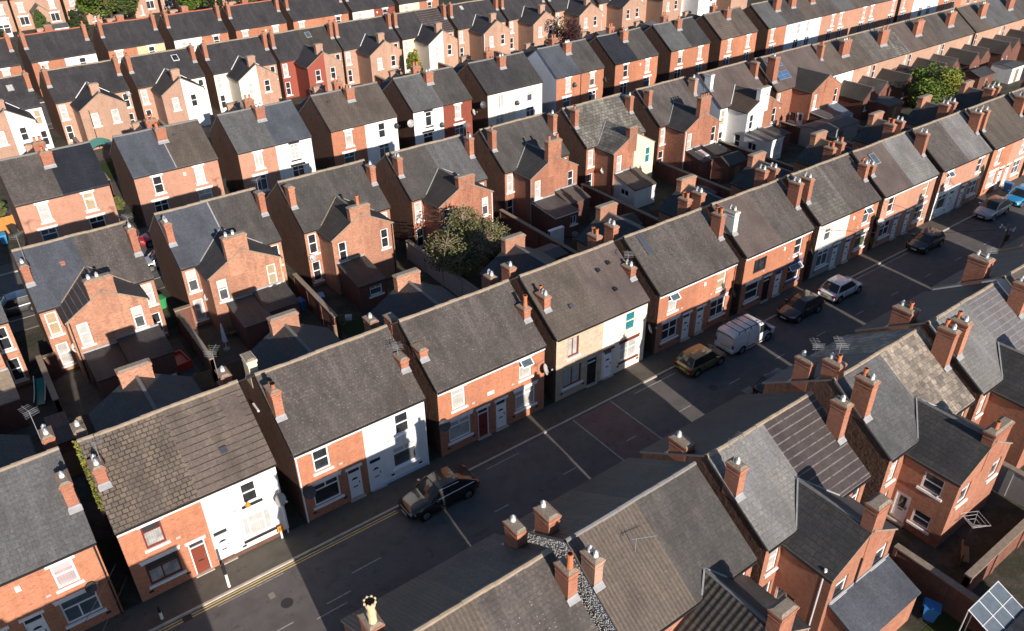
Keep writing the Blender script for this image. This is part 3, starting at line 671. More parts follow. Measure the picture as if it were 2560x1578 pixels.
def vent(x, y, m='tile_black', w=.22):
    def f(root):
        b = MB(); z = roof_z(root, y); b.box(-w / 2, w / 2, -w / 2, w / 2, -.05, .1, m); b.box(-w / 2 - .04, w / 2 + .04, -w / 2 - .04, w / 2 + .02, .1, .13, m); o = b.build('roof_vent', root); o.location = (x, y, z); o.rotation_euler = (math.atan(SL) * .6, 0, 0)
    return f
def patch(x, y, w, h, m):
    def f(root):
        b = MB(); s_ = SL; P = lambda a, c: (a, c, roof_z(root, c) + .022)
        b.slab([P(x, y), P(x + w, y), P(x + w, y + h), P(x, y + h)], .015, m); b.build('repair_patch', root)
    return f
ah(-.12, 7.84, 'double house with maroon windows in its brick half and a bright white right half', q('brick_orange', 'tile_stone_brown', ('top', 'glass_sill'), ('low', 'glass_sill'), ('brown_door', 'panel'), fm='maroon_frame', lint='white_stone', rlab='patched stone brown tiles'),
   q('white_render', 'tile_large_brown', ('sash', 'glass_dark'), ('bay', 'glass_white'), ('white_upvc', 'arch'), plinth='brick_dark', lint='white_upvc', sill='black_frame', glint=None, up_w=.85, up_h=1.4, lab='white painted front', rlab='large brown tiles with painted course shadows'), cor=(0, 4), up_o=(1.5, 1.6), ridge='ridge_stone',
   ch=[dict(p='nL', t=7.75, y=1.9, pots='gg', dx=.1, aerial=(1.9, 7, 2.3, .45, 0)), dict(p='fL', t=7.9, pots='g', m='brick_buff'), dict(p='fR', t=8.0, pots='g', aerial=(2.2, 6, .9, -.6, 0))], out=OA(rm='slate_worn'),
   dishes=[((7.75, -.3, 2.95), .5)], extra=[vent(5.9, 1.35, 'slate_blue', .3), patch(6.7, 2.2, .95, 1.3, 'tile_purple_brown')], pipes=[(7.85, 'white_upvc')])
ah(8.89, 16.97, 'lichen speckled double house, left half red brick and right half painted white', q('brick_orange', 'tile_grey_brown', ('sash', 'glass_dark'), ('wide', 'glass_dark'), UP),
   q('white_render', 'tile_grey_brown', ('sash', 'glass_dark'), ('wide', 'glass_half'), UP, lint=None, sill='white_render', plinth='pale_blue_render', lab='white painted front'), cor=(0, 4.04), ridge='ridge_stone', gable_win=[(2.6, 5.1, .55, 1.3, 'sash', 'glass_dark', dict(lint=None))],
   ch=[dict(p='nL', t=8.3, y=1.75, pots='bb', wy=.9), dict(p='nR', t=7.2, y=1.6, pots='  ', aerial=(1.5, 4, 1.2, -.3, 0)), dict(p='fL', t=8.4, pots='  ', m='cream_render'), dict(p='fR', t=8.0, pots='g')], out=OA(),
   dishes=[((.35, -.25, 2.5), -.4, 'dish_dark')], pipes=[(.06, 'white_upvc'), (8.0, 'white_upvc')], extra=[patch(7.2, .5, .8, 1.1, 'tile_brown')])
ah(17.88, 25.97, 'red brick double house with one red door and one white door side by side', q('brick_orange', 'tile_grey_brown', ('top', 'glass_net'), ('wide', 'glass_net'), ('red_door', 'panel')), q('brick_orange', 'tile_grey_brown', ('open', 'glass_net'), ('wide', 'glass_net'), UP), cor=True, ridge='ridge_stone',
   ch=[dict(p='nL', t=7.2, y=1.75, pots='  '), dict(p='nR', t=7.3, y=1.6, pots='T ', wy=.8), dict(p='fL', t=7.6, pots='  '), dict(p='fR', t=7.9, pots='gg', wy=.8)], out=OA(rm='slate_dark'), dishes=[((.2, -.2, 2.75), -.5, 'dish_dark'), ((7.95, -.25, 3.55), .7)],
   extra=[lambda r: (lambda b: (b.box(3.55, 4.05, .05, .099, 3.25, 3.5, 'white_stone'), b.build('name_stone', r)))(MB())])
ah(26.96, 35.18, 'double house half clad in beige stone and half cream render, small roof vents', q('stone_cladding', 'tile_brown', ('casement', 'glass_net'), ('casement', 'glass_net'), ('black_frame', 'panel'), fm='maroon_frame', lint=None, sill='white_stone', lab='beige stone cladding'),
   q('pale_cream_render', 'tile_purple_brown', ('sash', 'glass_teal'), ('cross', 'glass_net'), UP, lint=None, glint='maroon_frame', sill='pale_cream_render', gsill='maroon_frame', lab='cream rendered front'), ridge='ridge_stone',
   ch=[dict(p='nL', t=7.5, y=1.7, pots='ggt', dx=.25), dict(p='nR', t=7.2, y=1.5, pots='gg', aerial=(1.7, 4, 1.0, -.3, 0)), *RC(8.2, 'g ', 'tt')], out=OA(rm='slate_dark'), dishes=[((8.3, -.3, 3.0), .8)], extra=[vent(2.2, 1.35, 'slate_blue'), vent(5.7, 2.7), vent(6.8, 2.9), vent(6.1, 1.3)])
ah(36.33, 44.54, 'red brick double house behind the white van, cross windows and lichen dotted grey roof', q('brick_orange', 'tile_grey_brown', ('open', 'glass_net'), ('cross', 'glass_dark'), UP), q('brick_orange', 'tile_grey_brown', ('sash', 'glass_beige'), ('cross', 'glass_dark'), UP), cor=True,
   ch=[dict(p='nR', t=8.45, y=1.75, pots='tt', wy=.9), *RC(8.5, 'gg', 'tt')], out=OA(), dishes=[((8.0, -.2, 2.7), .6, 'dish_dark')], pipes=[(8.1, 'brick_chimney')], extra=[patch(1.0, 2.4, .6, 1.5, 'slate_blue')])
ah(45.6, 53.8, 'orange brick double house with a blue trimmed window and a black front door', q('brick_orange', 'tile_purple_brown', ('casement', 'glass_dark'), ('sash', 'glass_dark'), ('black_frame', 'panel'), up_w=1.5, up_h=1.2, up_o=1.9, sill=None, lint=None, fm='black_frame', gfm='white_upvc', glint='white_stone', gsill='white_stone'),
   q('brick_orange', 'tile_grey_brown', ('sash', 'glass_dark'), ('open', 'glass_dark'), UP, glint='blue_paint', gsill='blue_paint'), cor=True, ch=[dict(p='nL', t=8.3, y=1.7, pots='gg', m='white_render_worn'), dict(p='nR', t=8.6, y=1.7, pots='gg', wy=1.0), *RC(8.6)], out=OA(), dishes=[((8.25, -.25, 3.3), .7)], pipes=[(8.0, 'terracotta')])
ah(54.8, 63.3, 'mottled brown roofed house, left front cream and right front orange brick', q('pale_cream_render', 'tile_lichen_grey', ('sash', 'glass_half'), ('french', 'glass_blue'), UP, gw='grey_render', lint='white_upvc'), q('brick_orange', 'tile_grey_brown', ('open', 'glass_blue'), ('wide', 'glass_green'), UP),
   ch=[dict(p='nL', t=8.6, y=1.75, pots='gg', wy=1.0), dict(p='nR', t=7.9, y=1.7, pots='gt', wy=.8), *RC(8.4, 'gg', 'tt')], out=OA(), dishes=[((8.6, -.2, 3.0), .7)])
ah(64.08, 72.71, 'orange brick double house with a roof window, half smooth brown and half grey slate', q('brick_orange_pale', 'tile_purple_brown', ('sash', 'glass_dark'), ('cross', 'glass_dark'), UP), q('brick_orange_pale', 'slate_light', ('sash', 'glass_beige'), ('cross', 'glass_dark'), UP), cor=True,
   ch=[dict(p='nL', t=7.5, y=1.8, pots='gg', wy=.8), dict(p='nR', t=8.6, y=1.8, pots='gg', wy=1.0), *RC(8.6, 'tg', 'tt')], out=OA(), dishes=[((-.1, -.2, 2.9), -.4)], extra=[lambda r: roof_window(r, 1.9, 2.9, .8, 1.15)])
ah(73.75, 82.5, 'orange brick double house with a white ground floor on its left half', q('brick_orange_pale', 'tile_grey_brown', ('open', 'glass_net'), ('wide', 'glass_green'), UP, gw='white_render_worn'), q('brick_orange_pale', 'slate_light', ('sash', 'glass_dark'), ('cross', 'glass_blue'), UP),
   ch=[dict(p='nR', t=8.6, y=1.8, pots='gg', wy=1.0), *RC(8.6)], out=OA())
ah(83.3, 91.5, 'brick double house behind the blue car at the right edge of the picture', q('brick_orange', 'tile_brown', V, ('wide', 'glass_net'), UP), q('brick_orange_pale', 'tile_brown', V, ('cross', 'glass_blue'), UP), ch=[dict(p='nL', t=8.6, y=1.8, wy=1.0), dict(p='nR', t=8.5, y=1.8, pots='gg'), *RC(8.6)], out=OA())
ah(92.3, 100.5, 'brown tiled double house cut off by the right edge, last of the main street row', q('brick_orange_pale', 'tile_lichen_grey', V, ('cross', 'glass_blue'), UP), q('brick_orange_pale', 'tile_brown', V, ('cross', 'glass_blue'), UP), ch=[dict(p='nL', t=8.6, y=1.8), *RC(8.6)], out=OA())

# ---- row B: backs of the second row, seen over the gardens
GB = 'brick houses whose shared rear wings face the main street gardens'
MW = dict(lint=None)
def bh(x0, x1, label, wl, wr, rl, rr, out=None, ch=None, up=('glass_net', 'glass_dark'), g=('glass_dark', 'glass_dark'), row='B', group=GB, **k):
    d = dict(lint=None, up_w=.75, up_h=1.8, up_z=3.05, g_w=.75, g_h=1.85, g_z=.45, up_o=.62, g_o=.62, sill='white_stone')
    L = dict(q(wl, rl, ('sash', up[0]), ('sash', g[0])), **d); Q = dict(q(wr, rr, ('sash', up[1]), ('sash', g[1])), **d)
    ch = ch if ch is not None else [dict(p='nL', t=8.6, pots='g', wy=.8), dict(p='nR', t=8.6, pots='g', wy=.8)]
    if row == 'B' and x0 > 30:
        w_ = lambda m: 'brick_weathered' if m == 'brick_tan' else m
        L['w'], Q['w'] = w_(L['w']), w_(Q['w'])
        if out: out['wl'], out['wr'] = w_(out['wl']), w_(out['wr']); out['chim'] = dict(out['chim'], m=w_(out['chim'].get('m', out['wl']))) if out.get('chim') else None
    if row == 'B' and x0 < 94: k.setdefault('hr', 8.35)
    return house(row, x0, x1, label, L, Q, front=False, ridge=k.pop('ridge', 'ridge_stone'), ch=ch, out=out, group=group, **k)
LT = lambda x0, x1, **k: dict(x0=x0, x1=x1, **k)
bh(-9.0, -1.25, 'brick double house cut off by the left edge, beside the dark grey car', 'brick_tan', 'brick_tan', 'slate_grey', 'slate_grey', out=rear('brick_tan', w=5.6, chim=dict(w=1.7), lean=[LT(3.2, 5.6, win=None, rm='coping')]), ch=[dict(p='nL', pots='g')])
bh(.65, 8.4, 'brick double house at the left, roof half pale blue slate and half speckled brown', 'brick_tan', 'brick_tan', 'slate_blue', 'tile_grey_brown', out=rear('brick_tan', gL='glass_white', gR='glass_half', w=5.3, L=2.6, rm='tile_ribbed_dark', rmr='tile_graphite', chim=dict(x=2.72, w=1.75, top=7.6, pots='gg '), lead='mortar_cap', pipe=(.15, 'black_iron'),
   lean=[LT(.4, 2.6, dep=3.2, zh=2.4, zl=1.9, rm='slate_dark'), LT(2.7, 5.5, dep=3.1, zh=2.7, zl=2.1, rm='slate_dark')]), ch=[dict(p='nL', t=8.0, pots='g', y=1.7, aerial=(2.6, 7, .8, .5, .5)), dict(p='nR', t=8.6, pots='g', y=1.7, wy=.8, aerial=(1.6, 5, 2.0, 0, 0))], up=('glass_beige', 'glass_white'), g=('glass_net', 'glass_dark'), dishes=[((1.35, -2.2, 2.9), -.5)], extra=[vent(2.6, 2.4, 'brick_chimney', .25)])
bh(10.45, 18.42, 'brick double house between the pale blue slated one and the pantiled one', 'brick_tan', 'brick_tan', 'slate_blue', 'tile_graphite', party=True, out=rear('brick_tan', gL='glass_half', gR='glass_beige', w=5.6, L=2.6, rm='slate_dark', rmr='tile_graphite', chim=dict(x=2.5, w=1.75, top=7.85, pots='gg '), lead='lead', pipe=(5.5, 'cream_clay'),
   lean=[LT(.9, 3.0, dep=3.4, zh=2.7, zl=2.2, rm='tile_graphite'), LT(3.05, 5.5, dep=2.6, zh=2.9, zl=2.3, rm='slate_worn')]), ch=[dict(p='nL', t=8.3, pots='gg', y=1.7), dict(p='nR', t=8.6, pots='', wy=.8, aerial=(1.8, 5, .6, 0, 0))], up=('glass_half', 'glass_dark'), g=('glass_net', 'glass_dark'), dishes=[((1.3, -.35, 2.5), -.3, 'dish_grey', .3), ((5.9, -2.85, 2.75), .3, 'dish_dark', .3)])
bh(20.45, 28.45, 'brick double house with dark pantiled wing, left of the sprawling garden tree', 'brick_tan', 'brick_tan', 'tile_graphite', 'tile_graphite', out=rear('brick_tan', gL='glass_dark', gR='glass_dark', w=5.6, L=2.6, rm='pantile_dark', rmr='slate_dark', chim=dict(x=2.75, w=1.8, top=7.35, pots='T'), lead='mortar_cap', pipe=(5.45, 'black_iron'),
   lean=[LT(.2, 2.6, dep=3.6, zh=2.9, zl=2.35, rm='slate_worn', win=(1.45, 1.15, 1.1, .85, 'glass_blue'), wkind='wide')]), ch=[dict(p='nL', t=8.5, pots='', wy=.8, y=1.9), dict(p='nR', t=8.4, pots='g', wy=.8)], up=('glass_dark', 'glass_white'), dishes=[((.3, -.25, 2.9), -.4, 'dish_grey', .3)])
bh(30.7, 38.85, 'brick double house directly behind the sprawling garden tree, roof two shades of grey', 'brick_tan', 'brick_tan', 'tile_graphite', 'slate_grey', out=rear('brick_tan', w=5.8, gL='glass_dark', gR='glass_half', rm='pantile_dark', rmr='slate_dark', chim=dict(x=3.0, w=1.7, top=7.25), lead='lead', pipe=(5.65, 'white_upvc')), ch=[dict(p='nL', t=8.5, pots='gg', wy=.9), dict(p='nR', t=8.6, pots='gb', wy=.8, aerial=(1.9, 6, 1.4, -.5, 0))], up=('glass_net', 'glass_white'))
bh(41.0, 49.0, 'brick double house with a tall potted stack on its wing above a white yard wall', 'brick_tan', 'brick_tan', 'tile_graphite', 'tile_graphite', out=rear('brick_tan', w=5.8, gL='glass_net', gR='glass_dark', rm='slate_worn', chim=dict(x=2.85, w=1.6, top=8.2, pots='t t'), lead='lead', lean=[LT(.1, 2.9, dep=3.6, zh=2.7, zl=2.4, rm='felt_flat', win=(2.2, 1.1, .75, .9)), LT(3.0, 5.6, dep=2.2, zh=3.1, zl=2.5, rm='tile_brown')], pipe=(-.05, 'grey_render')), ch=[dict(p='nL', t=8.7, pots='b', wy=.8), dict(p='nR', t=8.7, pots='g', wy=.9)], up=('glass_net', 'glass_white'),
   dishes=[((5.3, -2.9, 2.6), -.2, 'dish_dark', .3), ((6.4, -2.9, 2.45), .5, 'dish_grey', .3)])
bh(51.4, 59.65, 'double house with mossy pale roof tiles, rear wing half brick and half cream', 'brick_tan', 'brick_tan', 'tile_mossy', 'tile_mossy', out=rear('brick_tan', 'cream_render', gL='glass_net', gR='glass_teal', w=5.8, L=2.7, rm='tile_mossy', rmr='tile_mossy', chim=dict(x=2.6, w=1.1, top=7.3), lead='lead', pipe=(-.05, 'black_iron'), lean=[LT(.3, 3.3, dep=3.0, zh=2.9, zl=2.1, rm='tile_brown', wm='white_render_worn', sidewin=(1.5, 1.0, 1.2, .7))]), ch=[dict(p='nL', t=8.6, pots='b', wy=.8), dict(p='nR', t=8.5, pots='g', wy=.8)], up=('glass_net', 'glass_white'), dishes=[((1.25, -1.2, 2.9), -.8, 'dish_grey', .3)])
bh(62.0, 69.75, 'brick double house with a tall many flued stack, next to the white gable', 'brick_tan', 'brick_tan', 'tile_grey_brown', 'tile_grey_brown', out=rear('brick_tan', w=5.6, L=2.7, rm='slate_worn', chim=dict(x=2.8, w=1.6, top=8.3, pots='bbbb'), lead='lead', pipe=(.1, 'white_upvc'), lean=[LT(.4, 2.9, dep=2.6, zh=2.9, zl=2.3, rm='slate_worn', skyl=True), LT(3.2, 5.4, dep=2.2, zh=2.7, zl=2.4)]), ch=[dict(p='nL', t=8.6, pots='', wy=.8), dict(p='nR', t=8.6, pots='g', wy=.9, m='brick_buff')], up=('glass_net', 'glass_dark'), dishes=[((6.2, -2.9, 2.6), .3, 'dish_grey', .3)])
bh(72.0, 80.6, 'double house with white rendered gable and a flat roofed white extension', 'white_render', 'brick_tan', 'tile_purple_brown', 'tile_purple_brown', gl='pale_blue_render', out=rear('white_render', 'brick_tan', gL='glass_dark', gR='glass_dark', w=5.8, L=2.8, rm='pantile_brown', rmr='tile_purple_brown', chim=dict(x=2.6, w=1.7, top=7.5, m='white_render'), lead='white_stone', gl=None, sl=[(1.8, .6, .8, 1.7, 'sash', 'glass_dark', dict(lint=None))],
   lean=[LT(-.1, 2.9, dep=3.2, zh=2.75, zl=2.55, rm='felt_flat', wm='white_render_worn', win=(2.3, .7, .4, 1.4), sidewin=(1.2, 1.0, 1.2, .9)), LT(3.1, 5.4, dep=2.4, zh=2.5, zl=2.2, rm='slate_worn')]), ch=[dict(p='nL', t=8.6, pots='', wy=.9, m='white_render'), dict(p='nR', t=8.6, pots='', wy=.9)], up=('glass_beige', 'glass_dark'))
def solar(root):
    for yy in (1.45, 2.95):
        b = MB(); 
        for i in (0, 1):
            x = -1.15 + i * 1.17; b.box(x, x + 1.13, -.6, .6, .06, .11, 'aluminium'); b.box(x + .05, x + 1.08, -.55, -.02, .11, .118, 'solar_glass'); b.box(x + .05, x + 1.08, .02, .55, .11, .118, 'solar_glass')
        o = b.build('solar_panel', root); o.location = (2.6, yy, roof_z(root, yy)); o.rotation_euler = (math.atan(SL), 0, 0)
bh(82.3, 93.8, 'brick house with two blue solar panels on its roof, joining the long terrace', 'brick_tan', 'brick_tan', 'tile_purple_brown', 'tile_purple_brown', out=rear('brick_tan', w=6.0, cx=6.2, L=2.8, rm='pantile_dark', rmr='pantile_dark', lead=None, sl=[(1.7, .5, .9, 1.9, 'door', 'white_upvc'), (.6, 1.0, .9, 1.2, 'plain', 'glass_dark', dict(lint=None))], lean=[LT(.2, 3.4, dep=2.6, zh=2.7, zl=2.5, rm='felt_flat'), LT(3.6, 5.6, dep=2.6, zh=2.8, zl=2.0, rm='greenhouse_glass', wm='white_upvc')]), ch=[dict(p='nL', t=9.0, pots='g', y=1.0, wy=1.1, wx=.9), dict(p='nR', t=8.6, pots='tb', wy=.8)], extra=[solar])

# ---- row C: fronts across the back street
GC = 'brick houses facing the back street'
ww, gy, cr, orr, orp = 'white_render', 'grey_render', 'cream_render', 'brick_orange', 'brick_orange_pale'
def chh(x0, x1, label, L, Q, cp='gg', rear_=True, ctr=True, out=None, **k):
    for H in (L, Q): H.setdefault('g_w', 1.35); 
    pc = [dict(p='nC', wx=.95, wy=.7, t=8.5, y=2.6, pots=cp)] if ctr else []
    if rear_: pc += [dict(p='fC', wx=1.0, wy=.7, t=8.6, pots='tt')]
    house('C', x0, x1, label, L, Q, ch=k.pop('ch', pc), group=GC, up_o=(2.05, 2.0), g_o=(1.85, 1.9), up_w=.9, up_h=1.75, up_z=3.1, g_w=1.35, g_h=1.75, g_z=.65, ridge=k.pop('ridge', 'ridge_grey'), out=out if out is not None else rear('brick_buff', wins=(), rm='slate_dark', w=5.2, L=3.2, chim=dict(m='brick_buff', top=7.0, w=1.4)), **k)
chh(2.3, 10.2, 'pink orange brick double house roofed half dark grey and half black tile', q(orp, 'tile_grey_brown', ('sash', 'glass_white'), ('wide', 'glass_blue')), q(orp, 'tile_black', ('top', 'glass_beige'), ('wide', 'glass_dark')), cp='tg')
chh(12.4, 20.5, 'brick double house roofed half in smooth blue grey slate and half in brown tile', q(orp, 'slate_blue', ('sash', 'glass_dark'), ('french', 'glass_dark')), q(orp, 'tile_brown', ('lattice', 'glass_white'), ('wide', 'glass_net')), cp='t ', party=True, extra=[vent(5.3, 3.0, 'slate_blue', .25)])
chh(22.6, 30.65, 'double house with brick left front, white right front and a latticed upper window', q(orp, 'slate_grey', ('casement', 'glass_white'), ('french', 'glass_blue')), q(ww, 'slate_blue', ('lattice', 'glass_net'), ('french', 'glass_dark'), lint='black_frame', sill='black_frame'), cp='gg', gr='pale_blue_render', gl='brick_dark')
chh(33.0, 41.2, 'brown tiled double house, left front brick and right front plain white', q(orr, 'tile_brown', ('top', 'glass_net'), ('wide', 'glass_blue')), q(ww, 'tile_brown', ('sash', 'glass_dark'), ('french', 'glass_blue'), lint='white_upvc'), cp='tg', extra=[vent(1.5, 3.0, 'slate_blue', .25)], dishes=[((8.0, -.2, 4.2), .4, 'dish_dark', .3)])
chh(43.4, 51.6, 'double house with white left half with green window surrounds and red painted right half', q(ww, 'slate_grey', ('top', 'glass_dark'), ('wide', 'glass_dark'), lint='black_frame', sill='black_frame'), q('brick_red', 'tile_graphite', ('sash', 'glass_net'), ('french', 'glass_blue')), cp='gg', dishes=[((-.3, .3, 3.9), -.6, 'dish_grey', .4), ((8.3, -.2, 3.6), .6, 'dish_grey', .35), ((3.7, -.2, 3.0), .0, 'dish_dark', .3)])
chh(54.0, 62.6, 'double house with cream left front, bright white right front and a gable dish', q('pale_cream_render', 'slate_dark', ('casement', 'glass_net'), ('french', 'glass_net'), lint='white_upvc'), q(ww, 'slate_worn', ('sash', 'glass_half'), ('french', 'glass_blue'), lint='white_upvc'), cp='gg', dishes=[((-.3, .6, 3.9), -.6, 'dish_dark', .4), ((4.4, -.2, 3.4), 0, 'dish_dark', .3)])
chh(65.0, 73.35, 'red brick double house with a tall pale rendered gable and smooth blue grey roof', q(orr, 'slate_blue', ('sash', 'glass_white'), ('wide', 'glass_blue')), q(orr, 'tile_graphite', ('sash', 'glass_half'), ('french', 'glass_dark')), gl='pale_blue_render', cp='ggg', dishes=[((3.0, -.2, 3.9), 0, 'dish_dark', .3), ((8.5, -.2, 3.6), .6, 'dish_dark', .35)], pipes=[(4.2, 'black_iron')])
chh(75.5, 83.8, 'red brick double house with near black smooth tiles on the left half of its roof', q(orr, 'tile_black', ('sash', 'glass_dark'), ('french', 'glass_dark')), q(orr, 'tile_graphite', ('sash', 'glass_net'), ('wide', 'glass_blue')), cp='tg')
chh(86.5, 94.8, 'red brick double house under plain grey slates with a single narrow party wall chimney', q(orr, 'slate_grey', ('sash', 'glass_half'), ('french', 'glass_dark')), q(orr, 'slate_worn', ('sash', 'glass_white'), ('french', 'glass_blue')), cp='t')
chh(97.4, 105.9, 'red brick double house with chocolate brown tiles, the last detached house before the terrace', q(orr, 'tile_large_brown', ('sash', 'glass_net'), ('french', 'glass_blue')), q(orr, 'tile_brown', ('sash', 'glass_white'), ('french', 'glass_blue')), cp='t')
TC = [(orr, 'pale_blue_render', 'slate_grey', 'tile_graphite', 'first terrace block after the detached houses, its right half painted pale blue'), (ww, orp, 'tile_brown', 'tile_grey_brown', 'terrace block with a bright white left half beside the pale blue house'), (orp, orp, 'slate_grey', 'tile_brown', 'terrace block of plain orange brick with a white band above its ground floor'), (orp, orp, 'tile_grey_brown', 'slate_grey', 'terrace block of orange brick before the gap near the top right'), (orp, ww, 'slate_grey', 'tile_brown', 'terrace block half brick and half white just past the gap near the top right'), ('pale_blue_render', orr, 'tile_brown', 'slate_grey', 'terrace block with a pale left half close to the top edge'), (orr, orp, 'tile_brown', 'tile_brown', 'terrace block of brick at the top edge of the picture, far right'), (orr, orr, 'tile_brown', 'tile_brown', 'farthest terrace block at the top right corner')]
xx = 108.7
for i, (a, b_, c, d, lb) in enumerate(TC):
    if i == 4: xx += 1.2
    chh(xx, xx + 9.4, lb, q(a, c, V, ('french', 'glass_blue'), g_o=1.5, up_o=1.2), q(b_, d, V, ('french', 'glass_dark'), g_o=1.5, up_o=1.2), ch=[dict(p='nC', wx=1.3, wy=.7, t=8.8, y=2.2, pots='gg')] + ([dict(p='nR', wx=1.2, wy=.7, t=8.7, y=2.2, pots='t')] if i % 3 == 0 else []), out=False, jit=False, ridge='ridge_stone'); xx += 9.42
# ---- the terrace that carries on row B
TB = [('white_render', 'brick_buff', 'tile_ribbed_brown', 'tile_brown', 'terrace block with a tall narrow white house beside the solar panel roof'), ('brick_buff', 'brick_buff', 'tile_lichen_grey', 'tile_mossy', 'terrace block with a pale weathered mossy roof'), ('brick_buff', 'brick_buff', 'tile_purple_brown', 'tile_brown', 'terrace block with smooth brown roof behind the bright green garden tree'), ('brick_buff', 'brick_buff', 'tile_grey_brown', 'tile_brown', 'terrace block ending at the narrow dark roof gap, right of the green tree'), ('brick_buff', 'brick_buff', 'tile_brown', 'slate_grey', 'terrace block after the dark roof gap, two small wings behind it'), ('brick_buff', 'brick_buff', 'slate_grey', 'tile_grey_brown', 'terrace block near the right edge with a paler strip of roof'), ('brick_buff', 'brick_buff', 'tile_grey_brown', 'tile_brown', 'terrace block at the right edge, far end of the second row'), ('brick_buff', 'brick_buff', 'tile_brown', 'tile_brown', 'last terrace block of the second row in the top right corner')]
xx = 94.0
for i, (a, b_, c, d, lb) in enumerate(TB):
    if i == 4: xx += .7
    o = rear('brick_garden', wins=[(.7, 1.2, .5, .6, 'plain', 'glass_white', dict(lint=None)), (1.9, 1.2, .6, .8, 'plain', 'glass_dark', dict(lint=None))], w=3.0, cx=2.6, L=4.2, eave=2.6, ridge=4.0, rm='pantile_dark', rmr='tile_brown', lead=None, detail=False)
    hx = bh(xx, xx + 9.0, lb, a, b_, c, d, out=o, ch=[dict(p='nC', wx=1.7, wy=.6, t=8.5, y=1.7, pots=('ggb', 't t', 'bbb', 'gg ')[i % 4])], jit=False, ridge='ridge_stone', up=('glass_dark', 'glass_net'))
    outrigger(hx, 7.0, 2.8, 3.6, -1, .1, DEP, HE, HR, eave=2.5, ridge=3.8, wl='brick_garden', rm='tile_grey_brown', lead=None, detail=False); xx += 9.02

# ---- row D: backs beyond the back street
GD = 'buff brick houses with gabled rear wings in the third row'
def dh(x0, x1, label, wl, wr, rl, rr, ol=None, orr_=None, gL='glass_white', gR='glass_dark', rm='slate_dark', chx=.5, up=('glass_net', 'glass_dark'), lead='white_stone', och=True, **k):
    o = rear(ol or wl, orr_ or wr, gL=gL, gR=gR, w=5.3, L=4.0, eave=4.85, ridge=6.55, rm=rm, rmr=rm, lead=lead, wins=[(1.5, 2.7, .8, 1.6, 'sash', gL, dict(lint=None)), (3.8, 2.7, .8, 1.6, 'sash', gR, dict(lint=None))])
    o.update(k.pop('oo', {}))
    h = bh(x0, x1, label, wl, wr, rl, rr, out=o, row='D', group=GD, up=up, ch=[dict(p='nL', t=8.7, pots='b', wy=.75), dict(p='nR', t=8.7, pots='b', wy=.75)], **k)
    if och: chimney(h, (x1 - x0) / 2 - .2, -3.0, 1.0, .6, 6.0, 7.5, 'brick_buff', '', apron=0)
    return h
bf = 'brick_buff'
dh(1.2, 9.6, 'double house at the left edge of the third row, largely white behind', bf, ww, 'slate_dark', 'slate_dark', bf, ww, extra=[lambda r: roof_window(r, 6.2, 2.6, .7, .9, 'glass_white')], up=('glass_dark', 'glass_beige'))
dh(11.2, 19.8, 'buff brick double house second from the left in the third row', bf, bf, 'slate_dark', 'slate_dark', gR='glass_net', oo=dict(pipe=(1.0, 'black_iron')), dishes=[((8.3, -.2, 4.8), .5, 'dish_grey', .35)])
dh(20.8, 29.4, 'double house with a roof window, rear wing half buff brick and half white render', bf, ww, 'slate_dark', 'slate_dark', bf, ww, rm='pantile_dark', extra=[lambda r: roof_window(r, 6.2, 2.9, .8, 1.0, 'glass_dark', fm='white_upvc')])
dh(30.6, 39.5, 'double house with cream left wall and a rear wing half cream and half brick', 'pale_cream_render', bf, 'slate_dark', 'slate_dark', 'pale_cream_render', bf, och=True)
dh(40.1, 49.6, 'double house with a bright red painted left half and buff brick gable', 'red_paint', bf, 'slate_dark', 'pantile_dark', 'red_paint', bf, rm='slate_dark', gL='glass_dark', lead=None, extra=[lambda r: roof_window(r, 6.0, 3.0, .8, 1.0, 'glass_blue')])
dh(50.0, 59.4, 'buff brick double house behind and left of the bright green conifer', bf, bf, 'slate_dark', 'slate_dark', up=('glass_rose', 'glass_dark'))
dh(60.0, 69.5, 'double house with cream rendered rear wing beside buff brick, ribbed dark right roof', cr, bf, 'slate_dark', 'tile_ribbed_dark', 'pale_cream_render', bf)
dh(70.3, 79.9, 'buff brick double house with a white downpipe on its rear wing corner', bf, bf, 'slate_dark', 'slate_dark', oo=dict(pipe=(.05, 'white_upvc')), extra=[lambda r: roof_window(r, 3.0, 3.2, .6, .8, 'glass_white')])
dh(80.6, 89.9, 'buff brick double house directly behind the dark red garden tree', bf, bf, 'slate_dark', 'slate_dark')
dh(90.8, 100.2, 'buff brick double house right of the dark red tree with pale brick rear wing', bf, bf, 'slate_dark', 'slate_dark', gL='glass_net')
dh(101.2, 110.6, 'buff brick double house at the top edge with a plain gabled wing', bf, bf, 'slate_dark', 'slate_dark', gL='glass_dark')
dh(111.6, 121, 'buff brick double house at the top edge beside a white painted one', bf, bf, 'slate_dark', 'slate_dark', gL='glass_net')
dh(122, 131, 'white painted double house at the top edge above the brown tiled house', ww, ww, 'slate_dark', 'slate_grey')
dh(132, 141, 'buff brick double house farthest right in the third row', bf, bf, 'slate_dark', 'slate_grey')

